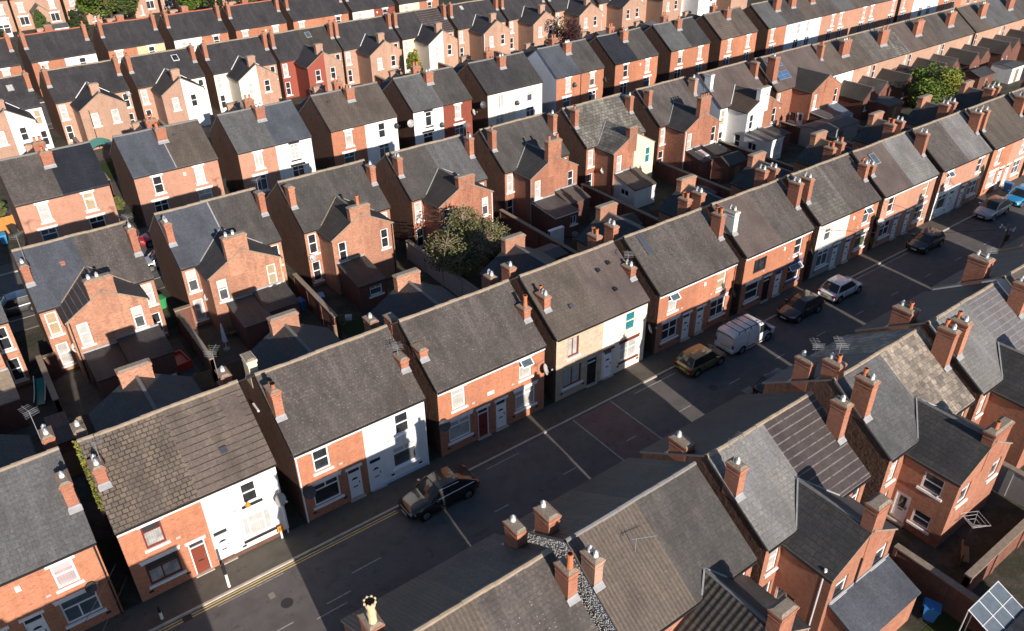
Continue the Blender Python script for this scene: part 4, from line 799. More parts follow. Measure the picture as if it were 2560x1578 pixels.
# ---- row E: dark slate fronts near the top
GE = 'dark slated houses near the top of the picture'
def eh(x0, x1, label, wl, wr, ul='glass_net', ur='glass_dark', **k):
    house('E', x0, x1, label, q(wl, 'slate_dark', ('sash', ul), ('sash', 'glass_dark')), q(wr, 'slate_dark', ('sash', ur), ('sash', 'glass_dark')), group=GE, up_o=(1.5, 2.0), g_o=(1.5, 2.0), ridge='ridge_terracotta',
          ch=k.pop('ch', [dict(p='nL', t=8.8, pots='t', wy=.75), dict(p='nR', t=8.8, pots='t', wy=.75), dict(p='fC', wx=1.0, t=8.8, pots='')]), out=rear(bf, wins=(), w=5, L=3.5, chim=dict(m=bf, top=7.4, w=1.2)), **k)
eh(2.6, 10.9, 'dark slated brick house cut off by the left edge, second row from the top', orr, orr, ur='glass_white')
eh(12.3, 20.9, 'dark slated house with brick left front and white right front near the top left', orr, ww)
eh(22.6, 30.8, 'dark slated house with brick left half and pale yellow right half', orr, 'yellow_render', ur='glass_dark')
eh(32.3, 40.9, 'dark slated house with white left half and brick right half behind a tall thin chimney', ww, orr)
eh(42.2, 51.0, 'dark slated red brick house fifth from the left near the top', orr, orr, ur='glass_white')
eh(52.2, 62.6, 'long dark slated red brick house left of the pinkish fronted one', orr, orr)
eh(63.4, 72, 'dark slated house with a pinkish rendered front at the top edge', 'pale_cream_render', 'brick_red')
eh(73, 81.6, 'dark slated cream and brick house at the top edge, rightmost of its row', 'cream_render', orr)
# ---- row F: backs in the far top left corner
GF = 'tall buff brick backs in the far top left corner'
for x0, x1, lb, a, b_ in ((8.5, 16.6, 'buff brick house back at the far top left with a white conservatory', bf, bf), (17.0, 25.4, 'buff brick house back in the top left corner with a small bathroom wing', bf, bf), (26.0, 34.4, 'buff brick house back half hidden behind the large leafy tree at the top', bf, bf), (35, 43.4, 'house back right of the large leafy tree at the top edge', 'grey_render', bf), (44, 52.4, 'brick house back glimpsed between trees at the top edge', bf, bf), (53, 61.4, 'far brick house back behind the row of trees at the top edge', bf, bf)):
    house('F', x0, x1, lb, dict(q(a, 'slate_dark', ('sash', 'glass_net'), ('casement', 'glass_dark')), lint='white_stone'), dict(q(b_, 'slate_dark', ('sash', 'glass_white'), ('casement', 'glass_dark')), lint='white_stone'), front=False, group=GF, ch=[dict(p='nL', pots='t'), dict(p='nR', pots='t')], ridge='ridge_terracotta', he=5.8, hr=8.8, jit=False,
          out=rear(bf, w=2.6, cx=4.1, L=3.0, eave=3.4, ridge=4.6, wins=[(1.3, .5, .8, 1.9, 'sash', 'glass_net', dict(lint=None))], rm='slate_grey', lead=None))

# ---- row Z: the near row on the south side of the street, seen from behind
GZ = 'slated houses in the foreground seen from behind'
DZ = 8.3; 
def pebbles(root):
    b = MB(); rr = random.Random(5); D, he, hr = RP[root.name]
    for _ in range(7000):
        y = rr.uniform(.15, D - .15); z = (he - .15 + (hr - he) / (D / 2) * min(y, D - y)) - abs(rr.gauss(0, 1.1)); s_ = rr.uniform(.035, .075)
        if z < 2.5: continue
        P = [(-.001, y - s_, z - s_ * .7), (-.001, y - s_ * .6, z + s_), (-.001, y + s_, z + s_ * .6), (-.001, y + s_ * .7, z - s_)]; A = (-s_ * rr.uniform(.7, 1.1), y + rr.uniform(-.01, .01), z)
        for k in range(4): b.poly([P[(k + 1) % 4], P[k], A], 'pebble_stone')
    o = b.build('pebbledash', root)
zc = lambda l='gg', r='gg', **k: [dict(p='nL', t=8.9, pots=l, y=1.7, wx=.55, wy=.95, **k), dict(p='nR', t=8.9, pots=r, y=1.7, wx=.55, wy=.95), dict(p='fL', t=8.1, pots='g ', y=1.5, wx=.55), dict(p='fR', t=8.1, pots='g ', y=1.5, wx=.55)]
def zh(x0, x1, label, wl, wr, rl, rr, out=None, ch=None, **k):
    d = dict(lint=None, up_w=.7, up_h=1.7, up_z=3.2, g_w=.7, g_h=1.85, g_z=.45, up_o=.75, g_o=.75, sill='white_stone')
    return house('Z', x0, x1, label, dict(q(wl, rl, ('sash', 'glass_net'), ('sash', 'glass_dark')), **dict(d, **k.pop('l', {}))), dict(q(wr, rr, ('sash', 'glass_dark'), ('sash', 'glass_dark')), **dict(d, **k.pop('r', {}))), front=False, D=DZ, hr=8.05, ch=ch or zc(), out=out, group=GZ, verge=k.pop('verge', 'ridge_grey'), ridge=k.pop('ridge', 'ridge_stone'), gl=k.pop('gl', 'brick_dark'), **k)
zo = lambda **k: dict(rear('brick_weathered', w=5.0, L=2.7, eave=4.8, ridge=6.3, rm='slate_worn', rmr='felt_flat', gL='glass_dark', gR='glass_dark', wins=[(.95, 2.9, .95, 1.3, 'top', 'glass_dark', dict(lint=None)), (4.15, 2.9, .95, 1.3, 'top', 'glass_dark', dict(lint=None))], chim=dict(x=2.85, w=1.0, top=7.7, m='brick_chimney', d=.6)), **k)
zh(-7.6, .75, 'brick double house below the bottom left corner, only its shadow reaches the street', 'brick_weathered', 'brick_weathered', 'tile_grey_brown', 'tile_grey_brown', ch=[dict(p='nL', t=8.9, pots='g')])
zh(6.35, 14.2, 'lichen speckled double house at the bottom edge with a crown topped cream chimney pot', 'brick_weathered', 'brick_weathered', 'tile_ribbed_brown', 'tile_grey_brown', ch=[dict(p='nL', t=8.6, pots='', y=2.0), dict(p='fL', t=8.0, pots='c ', y=2.2, wx=.55, wy=.9), dict(p='nR', t=8.45, pots='T ', y=2.4, wx=.5, wy=.85), dict(p='fR', t=7.9, pots=' g', y=1.6, wx=.55, wy=.95)])
zh(15.05, 22.85, 'double house with a grey white pebbledashed gable, half ribbed brown and half plain dark roof', 'brick_weathered', 'brick_weathered', 'tile_ribbed_brown', 'tile_graphite', gl='pebbledash', ridge='ridge_grey', out=zo(cx=5.1, w=4.6, rm='pantile_dark', rmr='tile_graphite', L=3.4, eave=4.3, ridge=5.8, chim=dict(x=2.6, w=1.0, top=6.9, d=.6, m='brick_chimney')), ch=[dict(p='nL', t=8.3, pots='gg', y=2.3, wx=.45, wy=.85, m='brick_buff'), dict(p='fL', t=8.2, pots='  g', y=2.0, wx=.6, wy=1.0, m='brick_chimney')], extra=[pebbles, lambda r: (lambda q_: setattr(q_, 'location', (2.6, 2.6, roof_z(r, 2.6) - .25)))(link('tv_aerial', aerial_mesh(1.0, 8, -.5), r))])
zh(23.75, 31.75, 'double house roofed half in pale grey slate and half in dark ribbed tile', 'brick_weathered', 'brick_weathered', 'slate_light', 'tile_ribbed_dark', out=zo(cx=3.8, sl=[(.75, .75, 1.1, 1.2, 'casement', 'glass_dark', dict(lint=None))], lean=[LT(.3, 5.0, dep=1.9, zh=2.9, zl=2.1, rm='slate_blue', wm='brick_weathered')], pipe=(2.2, 'black_iron')), extra=[lambda r: (lambda b: (b.tube((1.35, -2.15, 0), (1.35, -2.15, 5.0), .07, .07, 'white_upvc', 8), b.build('vent_pipe', r)))(MB())], ch=[dict(p='nL', t=8.5, pots='g', y=2.2, wx=.48, wy=.8, aerial=(2.0, 7, .3, -.2, .2)), dict(p='nR', t=8.75, pots='g', y=1.85, wx=.5, wy=.85), dict(p='fL', t=7.6, pots=' g', y=1.8, wx=.6, wy=1.1)], farroof='slate_dark')
zh(33.75, 42.05, 'double house with patchy beige tiles on the right half of its roof', 'brick_weathered', 'brick_weathered', 'slate_grey', 'tile_patchy_beige', out=zo(cx=4.3, w=5.2, L=3.0, rm='slate_worn', rmr='tile_lichen_grey', sl=[(1.75, 3.2, 1.1, 1.15, 'sash', 'glass_dark', dict(lint=None)), (1.8, .7, 1.0, 1.0, 'sash', 'glass_dark', dict(lint=None)), (.6, .2, .85, 2.0, 'door', 'white_upvc')], chim=dict(x=3.1, w=1.9, top=6.9, d=.55, m='brick_chimney', pots='t ')), ch=[dict(p='nL', t=8.95, pots='gt', y=2.0, wx=.55, wy=1.0), dict(p='nR', t=9.0, pots='gt', y=1.9, wx=.5, wy=1.0), dict(p='fL', t=8.2, pots=' g', y=1.7, wx=.55, wy=1.0, aerial=(1.7, 6, 1.0, .4, -.3)), dict(p='fL', t=8.9, pots='tg', y=3.3, wx=.55, wy=1.0, dx=.05, aerial=(1.7, 7, .9, .4, 0))], dishes=[((2.05, -1.9, 3.2), -1.1, 'dish_grey', .42)])
zh(43.1, 51.1, 'double house with pale grey roof half slates half ribbed tiles near the right edge', 'brick_weathered', 'brick_weathered', 'slate_light', 'tile_ribbed_light', out=zo(cx=4.0), ch=[dict(p='nL', t=8.9, pots='gt', y=2.0, wx=.55, wy=1.0, aerial=(1.7, 6, .2, .3, 0)), dict(p='nR', t=8.8, pots='gg', y=2.0, wx=.55, wy=.95), dict(p='fL', t=8.1, pots='tg', y=1.9, wx=.8, wy=1.2)], farroof='slate_dark')
zh(52.2, 60.4, 'foreground double house with a grey painted gable, cut off by the right edge', 'brick_weathered', 'brick_weathered', 'tile_brown', 'tile_brown', gl='pale_blue_render', out=zo(cx=4.0), ch=[dict(p='nL', t=8.9, pots='gg', y=2.0, wx=.55, wy=1.0), dict(p='fL', t=8.6, pots='gg', y=1.7, wx=.8, wy=1.3, aerial=(1.6, 4, .7, -.45, -.4))])
zh(61.5, 69.8, 'dark roofed house beside the telegraph pole at the right edge', 'brick_weathered', 'brick_weathered', 'slate_dark', 'slate_dark')
zh(72.9, 81, 'dark roofed house past the sunlit gap at the right edge, mostly out of the picture', 'brick_weathered', 'brick_weathered', 'slate_dark', 'slate_dark')

# ------------------------------------------------------------------ ground, street
def structure(name, b): o = b.build(name); o['kind'] = 'structure'; return o
def strip(name, x0, x1, ya, yb, z, m, th=0, n=1):
    """ya, yb are (offset, slope) lines along the rows"""
    b = MB(); P = lambda x, l: (x, l[0] + l[1] * x, z)
    if th: b.slab([P(x0, ya), P(x1, ya), P(x1, yb), P(x0, yb)], th, m)
    else: b.poly([P(x0, ya), P(x1, ya), P(x1, yb), P(x0, yb)], m)
    return structure(name, b)
b = MB(); b.poly([(-300, -200, 0), (600, -200, 0), (600, 700, 0), (-300, 700, 0)], 'garden_earth'); structure('ground', b)
strip('road', -120, 320, (-9.25, 0), (-1.95, 0), .004, 'road_tarmac')
strip('pavement', -120, 320, (-1.82, 0), (.12, 0), .1, 'pavement_tarmac', .1); strip('kerb', -120, 320, (-1.95, 0), (-1.82, 0), .112, 'kerb_stone', .112)
strip('pavement', -120, 320, (-11.2, 0), (-9.38, 0), .1, 'pavement_tarmac', .1); strip('kerb', -120, 320, (-9.38, 0), (-9.25, 0), .112, 'kerb_stone', .112)
for (ya, ka), (yb, kb) in (((32.4, .0155), (45.5, .023)), ((83.7, .035), (98.7, .045))):
    strip('road', -120, 320, (ya + 2, ka), (yb - 2, kb), .004, 'road_tarmac')
    strip('pavement', -120, 320, (ya, ka), (ya + 1.87, ka), .1, 'pavement_tarmac', .1); strip('kerb', -120, 320, (ya + 1.87, ka), (ya + 2, ka), .112, 'kerb_stone', .112)
    strip('pavement', -120, 320, (yb - 1.87, kb), (yb, kb), .1, 'pavement_tarmac', .1); strip('kerb', -120, 320, (yb - 2, kb), (yb - 1.87, kb), .112, 'kerb_stone', .112)
def flat(name, rects, z, m):
    b = MB()
    for x0, x1, y0, y1 in rects: b.poly([(x0, y0, z), (x1, y0, z), (x1, y1, z), (x0, y1, z)], m)
    return structure(name, b)
flat('speed_table', [(26.8, 30.05, -9.2, -2.0)], .008, 'road_red')
flat('road_patch', [(9.3, 11.1, -5.6, -4.62), (-6, 2.4, -8.6, -5.9), (18.5, 24.2, -3.6, -2.2), (44, 52, -7.9, -6.4), (33.3, 36.2, -8.2, -7.6)], .008, 'road_patch')
flat('road_patch', [(38.1, 39.0, -7.2, -6.6), (5.2, 5.5, -3.6, -3.2), (14.0, 16.5, -8.2, -7.5)], .0085, 'road_buff')
dash = [(7.4, 8.75, -5.62, -5.54), (4.2, 5.6, -5.62, -5.54), (.6, 2.0, -5.62, -5.54), (9.3, 11.05, -4.62, -4.55), (6.6, 8.3, -6.15, -6.08), (17.9, 18.9, -5.62, -5.54), (28.15, 28.95, -5.7, -5.62), (23, 24, -5.62, -5.54)] + [(x, x + 1.1, -5.66, -5.58) for x in range(33, 110, 5)] + [(x, x + 1.1, -5.62, -5.54) for x in range(-22, -1, 4)]
flat('road_marking', dash + [(26.72, 26.82, -9.2, -2.0), (30.05, 30.15, -9.2, -2.0), (2.9, 6.4, -2.42, -2.36), (19.5, 22.0, -2.44, -2.38), (32, 36, -2.44, -2.36), (48, 66, -2.3, -2.22)], .012, 'white_paint')
flat('yellow_line', [(-25, 13.4, -2.10, -2.03), (-25, 13.4, -2.27, -2.20)], .012, 'yellow_paint')
b = MB()
for i in range(36):
    x = -6 + i * 2.6; b.poly([(x, -1.8, .104), (x + .02, -1.8, .104), (x + .02, 0, .104), (x, 0, .104)], 'road_patch')
structure('pavement_joint', b)
flat('yard', [(-9, 60, 12.4, 15.6), (-9, 8.8, 18, 24), (9.6, 18.6, 18, 24), (60, 100, 11, 18)], .004, 'pavement_tarmac')
flat('yard', [(-5, 60, 54.6, 60), (60, 110, 55.5, 62), (0, 110, 68, 74)], .004, 'pavement_tarmac')
flat('lawn', [(26, 33.4, -30, -24.5), (19.4, 29, 14, 18), (12, 22, 61, 67), (42, 52, 62, 69)], .008, 'grass')

# ------------------------------------------------------------------ cars
def loft(name, st, ringf, m, parent, smooth=True, sub=2):
    b = MB(); rs = [ringf(s_) for s_ in st]; n = len(rs[0])
    me = bpy.data.meshes.new(name); vs = [p for r_ in rs for p in r_]; fs = []
    for i in range(len(rs) - 1):
        for k in range(n): j = (k + 1) % n; fs.append([i * n + k, i * n + j, (i + 1) * n + j, (i + 1) * n + k])
    fs.append(list(range(n))); fs.append([(len(rs) - 1) * n + k for k in range(n)][::-1])
    me.from_pydata(vs, [], fs); me.materials.append(mat(m)); me.polygons.foreach_set('use_smooth', [smooth] * len(fs)); me.uv_layers.new(name='UVMap'); me.update()
    o = link(name, me, parent)
    if sub: md = o.modifiers.new('sub', 'SUBSURF'); md.levels = sub; md.render_levels = sub
    return o
def panel(name, q4, m, parent, bulge=(0, 0, 0), n=5, off=0):
    """curved quad: q4 corners, bulged in the middle"""
    b = MB(); a, c, d, e = (Vector(p) for p in q4); G = []
    for i in range(n + 1):
        u = i / n; row_ = []
        for k in range(n + 1):
            v = k / n; p = (a * (1 - u) + c * u) * (1 - v) + (e * (1 - u) + d * u) * v; row_.append(p + Vector(bulge) * (4 * u * (1 - u)) * (.6 + .4 * 4 * v * (1 - v)))
        G.append(row_)
    for i in range(n):
        for k in range(n): b.poly([G[i][k], G[i + 1][k], G[i + 1][k + 1], G[i][k + 1]], m, True)
    me = b.mesh(name); return link(name, me, parent)
def wheels(root, xs, hw, r=.32):
    for x in xs:
        for s_ in (-1, 1):
            def mk():
                t = MB(); t.tube((0, -.1, 0), (0, .1, 0), r, r, 'rubber', 20); return t.mesh('wheel')
            def rm_():
                t = MB(); t.tube((0, .085, 0), (0, .112, 0), r * .66, r * .62, 'rim', 16)
                for k in range(5):
                    a0 = k * 2 * math.pi / 5; t.poly([(r * .2 * math.cos(a0 + j), .114, r * .2 * math.sin(a0 + j)) if rr == 0 else (r * .55 * math.cos(a0 + j), .114, r * .55 * math.sin(a0 + j)) for rr, j in ((0, .15), (0, .9), (1, .85), (1, .3))], 'black_iron')
                return t.mesh('rim')
            w = link('wheel', cached(('wh', r), mk), root); w.location = (x, s_ * (hw - .09), r); w.rotation_euler = (0, 0, 0 if s_ > 0 else math.pi)
            link('rim', cached(('rim', r), rm_), w)
    return r
def car(label, x, y, rev, paint, L=4.0, W=1.74, belt=.92, roofz=1.46, hood=.78, ws=(.95, .3), rs=(-1.3, -1.82), wx=(1.25, -1.25), roofm=None, black=False, rz=0, chrome=False, name='parked_car', cat='car', group='cars parked along the kerb', rearplate=True):
    root = thing(name, label, cat, (x, y, .004), (math.pi if rev else 0) + rz, group); hw = W / 2; f = L / 2; r = .33
    zb = .2
    prof = [(f, .34, .62, .78), (f - .12, .24, hood - .1, .9), (f - .5, zb, hood, .98), (ws[0] + .25, zb, hood + .1, 1), (ws[0] - .1, zb, belt - .02, 1), (0, zb, belt, 1), (rs[1] + .5, zb, belt + .04, 1), (rs[1] + .05, zb, belt + .02, .98), (-f + .15, .26, belt - .06, .93), (-f, .36, belt - .22, .84)]
    def ring(s_):
        X, a, t, k = s_; h = hw * k; m_ = a + (t - a) * .45
        half = [(0, a), (h * .8, a), (h * .97, a + .1), (h * 1.02, m_), (h * .985, t - .12), (h * .9, t), (h * .55, t + .03)]
        return [(X, yy, zz) for yy, zz in half] + [(X, 0, t + .04)] + [(X, -yy, zz) for yy, zz in half[1:][::-1]]
    body = loft('body', prof, ring, paint, root)
    # glasshouse
    bw, tw = hw * .90, hw * .70; zt = roofz - .03; zb_ = belt - .03
    Bf, Br, Tf, Tr = ws[0], rs[1], ws[1], rs[0]
    panel('windscreen', [(Bf, bw, zb_), (Bf, -bw, zb_), (Tf, -tw, zt), (Tf, tw, zt)], 'car_glass', root, (.16, 0, .03))
    panel('rear_window', [(Br, -bw, zb_ + .04), (Br, bw, zb_ + .04), (Tr, tw, zt), (Tr, -tw, zt)], 'car_glass', root, (-.1, 0, .02))
    for s_ in (-1, 1):
        q4 = [(Br, s_ * bw, zb_ + .02), (Bf, s_ * bw, zb_), (Tf, s_ * tw, zt), (Tr, s_ * tw, zt)]
        panel('side_window', q4 if s_ < 0 else [q4[1], q4[0], q4[3], q4[2]], 'car_glass', root, (0, s_ * .05, 0))
        p = MB(); pm = paint
        for a, c in (((Bf + .02, s_ * bw, zb_), (Tf, s_ * tw, zt)), ((Br, s_ * bw * .99, zb_), (Tr, s_ * tw, zt))): p.tube(a, c, .05, .045, pm, 6)
        xm = (Tf + Tr) / 2 - .05; p.tube((xm - .02, s_ * (bw + .03), zb_), (xm - .06, s_ * (tw + .03), zt), .035, .03, 'black_iron', 6)
        p.tube((Tf, s_ * tw, zt + .0), (Tr, s_ * tw, zt), .05, .05, pm, 6)
        if chrome: p.tube((Tf + .1, s_ * (tw + .06), zt - .06), (Tr + .05, s_ * (tw + .07), zt - .1), .018, .018, 'chrome', 5); p.tube((Bf - .2, s_ * (bw + .045), zb_ + .06), (Br + .2, s_ * (bw + .05), zb_ + .08), .018, .018, 'chrome', 5); p.tube((Bf - .2, s_ * (bw + .045), zb_ + .06), (Tf + .1, s_ * (tw + .06), zt - .06), .018, .018, 'chrome', 5)
        p.build('pillar', root)
        m_ = MB(); m_.box(Bf - .42, Bf - .26, min(s_ * (hw + .02), s_ * (hw + .2)), max(s_ * (hw + .02), s_ * (hw + .2)), belt, belt + .13, paint if not black else 'black_iron'); m_.build('wing_mirror', root)
        d = MB(); yy = s_ * (hw * 1.012)
        for xd in (Bf - .35, xm - .05, Br + .62): d.box(xd - .008, xd + .008, yy - .012, yy + .012, .4, belt - .1, 'black_iron')
        for xd in (xm + .2, xm - .85): d.box(xd - .09, xd + .09, yy - .02, yy + .02, belt - .19, belt - .15, paint)
        d.box(-f * .55, f * .52, yy - .03, yy + .005 * s_, .2, .28, 'black_iron'); d.build('door', root)
        for xw in wx:
            a = MB(); a.tube((xw, s_ * (hw - .3), r + .02), (xw, s_ * (hw + .004), r + .02), r + .075, r + .075, 'rubber', 20); a.build('wheel_arch', root)
        h = MB(); h.poly([(f - .06, s_ * hw * .52, .60), (f - .06, s_ * hw * .52, .72), (f - .32, s_ * hw * .93, .78), (f - .32, s_ * hw * .96, .64)], 'lamp_clear'); h.poly([(f - .06, s_ * hw * .52, .60), (f - .32, s_ * hw * .96, .64), (f - .32, s_ * hw * .93, .78), (f - .06, s_ * hw * .52, .72)], 'lamp_clear')
        o = h.build('headlight', root); o.location = (.07, s_ * .02, .02)
        t = MB(); zt0 = belt - .32; t.box(-f - .0, -f + .16, min(s_ * hw * .62, s_ * hw * .93), max(s_ * hw * .62, s_ * hw * .93), zt0, zt0 + .16, 'lamp_red'); t.build('tail_light', root)
    panel('roof', [(Tr - .04, -tw - .02, zt + .02), (Tf + .04, -tw - .02, zt + .02), (Tf + .04, tw + .02, zt + .02), (Tr - .04, tw + .02, zt + .02)], roofm or paint, root, (0, 0, .05))
    g = MB(); g.box(f - .03, f + .025, -hw * .5, hw * .5, .34, .56, 'black_iron'); g.box(f + .02, f + .035, -.26, .26, .36, .47, 'plate_white'); g.build('grille', root)
    g = MB(); g.box(-f - .02, -f + .03, -.27, .27, .52, .63, 'plate_yellow'); g.build('number_plate', root)
    g = MB(); g.box(-f - .01, -f + .25, -hw * .8, hw * .8, .26, .40, 'black_iron'); g.build('bumper', root)
    g = MB(); g.tube((Tr + .25, 0, roofz), (Tr + .1, 0, roofz + .16), .012, .008, 'black_iron', 5); g.build('aerial', root)
    wheels(root, wx, hw); return root
car('black coupe shaped SUV with chrome window line, nearest car on the street', 15.85, -2.82, True, 'paint_black', L=4.6, W=1.92, belt=1.02, roofz=1.6, hood=.92, ws=(1.0, .3), rs=(-1.0, -2.1), wx=(1.4, -1.45), chrome=True)
car('small gold hatchback parked behind the white van', 38.05, -2.86, False, 'paint_gold', L=3.85, W=1.72, belt=.93, roofz=1.5, ws=(1.0, .35), rs=(-1.4, -1.75), wx=(1.22, -1.22))
car('black car in deep shade between the white van and the white hatchback', 49.7, -2.75, True, 'paint_black', L=4.2, W=1.76)
car('white hatchback with a red tail light, rear wheel on a streak of sunlight', 54.85, -2.9, False, 'paint_white', L=4.05, W=1.76, belt=.98, roofz=1.52, ws=(.95, .25), rs=(-1.25, -1.75), wx=(1.3, -1.3))
car('dark navy small hatchback with white front badge, reflecting brick in its windscreen', 68.3, -2.55, True, 'paint_navy', L=3.85, W=1.74, belt=.95, roofz=1.45, rs=(-1.35, -1.7))
car('silver crossover car in front of the blue car near the right edge', 79.9, -2.75, True, 'paint_silver', L=4.3, W=1.82, belt=1.02, roofz=1.6, hood=.9, ws=(1.0, .35), rs=(-1.3, -1.9), roofm='paint_black')
car('bright blue car cut off by the right edge of the picture', 85.3, -2.9, True, 'paint_blue', L=4.1, W=1.76)
car('dark car half hidden behind the chimneys on the south side of the street', 40.2, -8.2, False, 'paint_black', L=4.1)
GS = 'cars parked in the back street'
car('red car seen in the gap between two houses', 12.75, 41.9, True, 'paint_red', L=4.0, group=GS)
car('silver estate car in the shade of the gap between two houses', 11.5, 36.9, True, 'paint_silver', L=4.4, rs=(-1.6, -2.0), group=GS)
car('dark grey car standing beside the leftmost rear wing in the back street', -.6, 36.0, True, 'paint_grey', L=4.4, W=1.8, group=GS)
def van():
    root = thing('parked_van', 'white panel van with a black roof rack parked on the main street', 'van', (43.05, -2.78, .004)); hw = .95; f = 2.45
    prof = [(-f, .42, 1.7, .93), (-f + .06, .3, 1.88, .97), (-f + .3, .26, 1.93, 1), (-1, .26, 1.95, 1), (.5, .26, 1.95, 1), (.85, .26, 1.92, 1), (1.25, .26, 1.55, 1), (1.65, .26, 1.17, 1), (1.9, .26, 1.05, .98), (2.25, .28, .95, .94), (f, .36, .72, .8)]
    def ring(s_):
        X, a, t, k = s_; h = hw * k; tall = max(0, (t - 1.05) / .9)
        half = [(0, a), (h * .85, a), (h * .99, a + .1), (h * 1.02, .75 if t > 1.1 else a + (t - a) * .5), (h * (1 - .05 * tall), max(t - .28, a + .3)), (h * (.93 - .07 * tall), t - .04), (h * .6, t)]
        return [(X, y, z) for y, z in half] + [(X, 0, t + .03)] + [(X, -y, z) for y, z in half[1:][::-1]]
    loft('body', prof, ring, 'paint_van', root)
    panel('windscreen', [(1.72, .78, 1.17), (1.72, -.78, 1.17), (.95, -.70, 1.88), (.95, .70, 1.88)], 'car_glass', root, (.08, 0, .06))
    for s_ in (-1, 1):
        q4 = [(.35, s_ * .955, 1.12), (1.5, s_ * .95, 1.12), (.95, s_ * .905, 1.72), (.35, s_ * .905, 1.74)]
        panel('side_window', q4 if s_ < 0 else [q4[1], q4[0], q4[3], q4[2]], 'car_glass', root, (0, s_ * .02, 0))
        d = MB(); y = s_ * .972
        for xd in (.28, -.95): d.box(xd - .01, xd + .01, y - .01, y + .008, .4, 1.7, 'dish_grey')
        d.box(-2.2, .25, y - .02, y + .006, 1.08, 1.12, 'paint_van'); d.box(-1.1, 1.05, y - .03, y + .01, .27, .36, 'dish_grey'); d.build('side_door', root)
        m_ = MB(); m_.box(1.2, 1.34, min(s_ * .98, s_ * 1.2), max(s_ * .98, s_ * 1.2), 1.1, 1.34, 'black_iron'); m_.build('wing_mirror', root)
        for xw in (1.5, -1.45):
            a = MB(); a.tube((xw, s_ * .6, .35), (xw, s_ * .965, .35), .4, .4, 'rubber', 20); a.build('wheel_arch', root)
        t = MB(); t.box(-f - .0, -f + .12, min(s_ * .72, s_ * .88), max(s_ * .72, s_ * .88), .75, 1.05, 'lamp_red'); t.build('tail_light', root)
        h = MB(); h.box(2.12, 2.34, min(s_ * .56, s_ * .84), max(s_ * .56, s_ * .84), .72, .86, 'lamp_clear'); h.build('headlight', root)
    r_ = MB()
    for x in (-2.0, -1.35, -.7, -.05, .5): r_.bar((x, -.86, 2.1), (x, .86, 2.1), .06, 'black_iron')
    for s_ in (-1, 1):
        r_.bar((-2.05, s_ * .86, 2.1), (.55, s_ * .86, 2.1), .06, 'black_iron')
        for x in (-2.0, -1.35, -.7, -.05, .5): r_.bar((x, s_ * .86, 2.1), (x, s_ * .84, 1.85), .06, 'black_iron')
    r_.build('roof_rack', root)
    g = MB(); g.box(-f - .03, -f + .02, -.3, .3, .62, .76, 'plate_yellow'); g.build('number_plate', root)
    g = MB(); g.box(-f - .06, -f + .2, -.86, .86, .36, .56, 'paint_van'); g.build('bumper', root)
    wheels(root, (1.5, -1.45), hw, .34)
van()

# ------------------------------------------------------------------ trees and plants
def leaves(b, c, rad, n, size, mats, seed, clump=7, gap=.0):
    rr = random.Random(seed); cl = []
    for _ in range(clump):
        while True:
            p = Vector((rr.uniform(-1, 1), rr.uniform(-1, 1), rr.uniform(-1, 1)))
            if p.length < 1: break
        p = p * .78; cl.append((p, rr.uniform(.3, .5), rr.choice(mats)))
    for _ in range(n):
        p, r_, m = rr.choice(cl)
        d = Vector((rr.gauss(0, 1), rr.gauss(0, 1), rr.gauss(0, 1))).normalized() * r_ * rr.uniform(.35, 1) ** .6
        q_ = p + d; P = Vector((c[0] + q_.x * rad[0], c[1] + q_.y * rad[1], c[2] + q_.z * rad[2]))
        u = Vector((rr.gauss(0, 1), rr.gauss(0, 1), rr.gauss(0, .6))).normalized(); w = u.orthogonal().normalized(); s_ = size * rr.uniform(.6, 1.3)
        mm = m if rr.random() < .75 else rr.choice(mats)
        b.poly([P - u * s_, P - w * s_ * .5, P + u * s_, P + w * s_ * .5], mm)
    return cl
def tree(label, x, y, rad, h, n, size, mats, seed, name='tree', clump=9, trunk=.14, group=None, cat='tree', limbs=8, twigs=False):
    root = thing(name, label, cat, (x, y, 0), 0, group); c = (0, 0, h - rad[2]); b = MB(); cl = leaves(b, c, rad, n, size, mats, seed, clump); b.build('crown', root)
    t = MB(); top = max(.4, h - rad[2] * 1.4); t.tube((0, 0, 0), (.1, .05, top), trunk, trunk * .7, 'bark', 8); rr = random.Random(seed + 1)
    for p, r_, m in cl[:limbs]:
        e = (c[0] + p.x * rad[0], c[1] + p.y * rad[1], c[2] + p.z * rad[2]); t.tube((.1, .05, top * .95), e, trunk * .55, trunk * .12, 'bark', 6)
        if twigs:
            for _ in range(16):
                e2 = Vector(e) + Vector((rr.gauss(0, 1), rr.gauss(0, 1), rr.gauss(.3, .8))).normalized() * rr.uniform(.7, 1.7); t.tube(e, e2, .03, .012, 'twig', 4, False)
    t.build('trunk', root); return root
tree('sprawling olive brown garden tree with bare twigs, beside the brick rear wing', 31.5, 18.2, (4.2, 3.5, 2.9), 6.2, 10500, .115, ['leaf_olive', 'leaf_brown', 'leaf_brown', 'leaf_mid', 'leaf_olive', 'leaf_dark'], 3, clump=22, trunk=.2, limbs=20, twigs=True)
tree('dark bush in the shade right of the sprawling garden tree', 36.3, 18.6, (2.2, 2.0, 1.6), 2.9, 2500, .12, ['leaf_dark', 'leaf_mid', 'leaf_dark'], 4, name='bush', cat='bush', clump=8)
tree('bright yellow green garden tree behind the terrace at the right', 107.6, 19.4, (4.6, 3.6, 2.8), 5.6, 6500, .2, ['leaf_bright', 'leaf_mid', 'leaf_bright', 'leaf_yellow'], 5, clump=16, trunk=.25)
tree('large leafy green tree at the top left, in front of the farthest houses', 33, 146, (6.2, 5.0, 5.2), 10.5, 9000, .3, ['leaf_mid', 'leaf_olive', 'leaf_mid', 'leaf_bright'], 6, clump=18, trunk=.3)
GT = 'trees along the top edge'
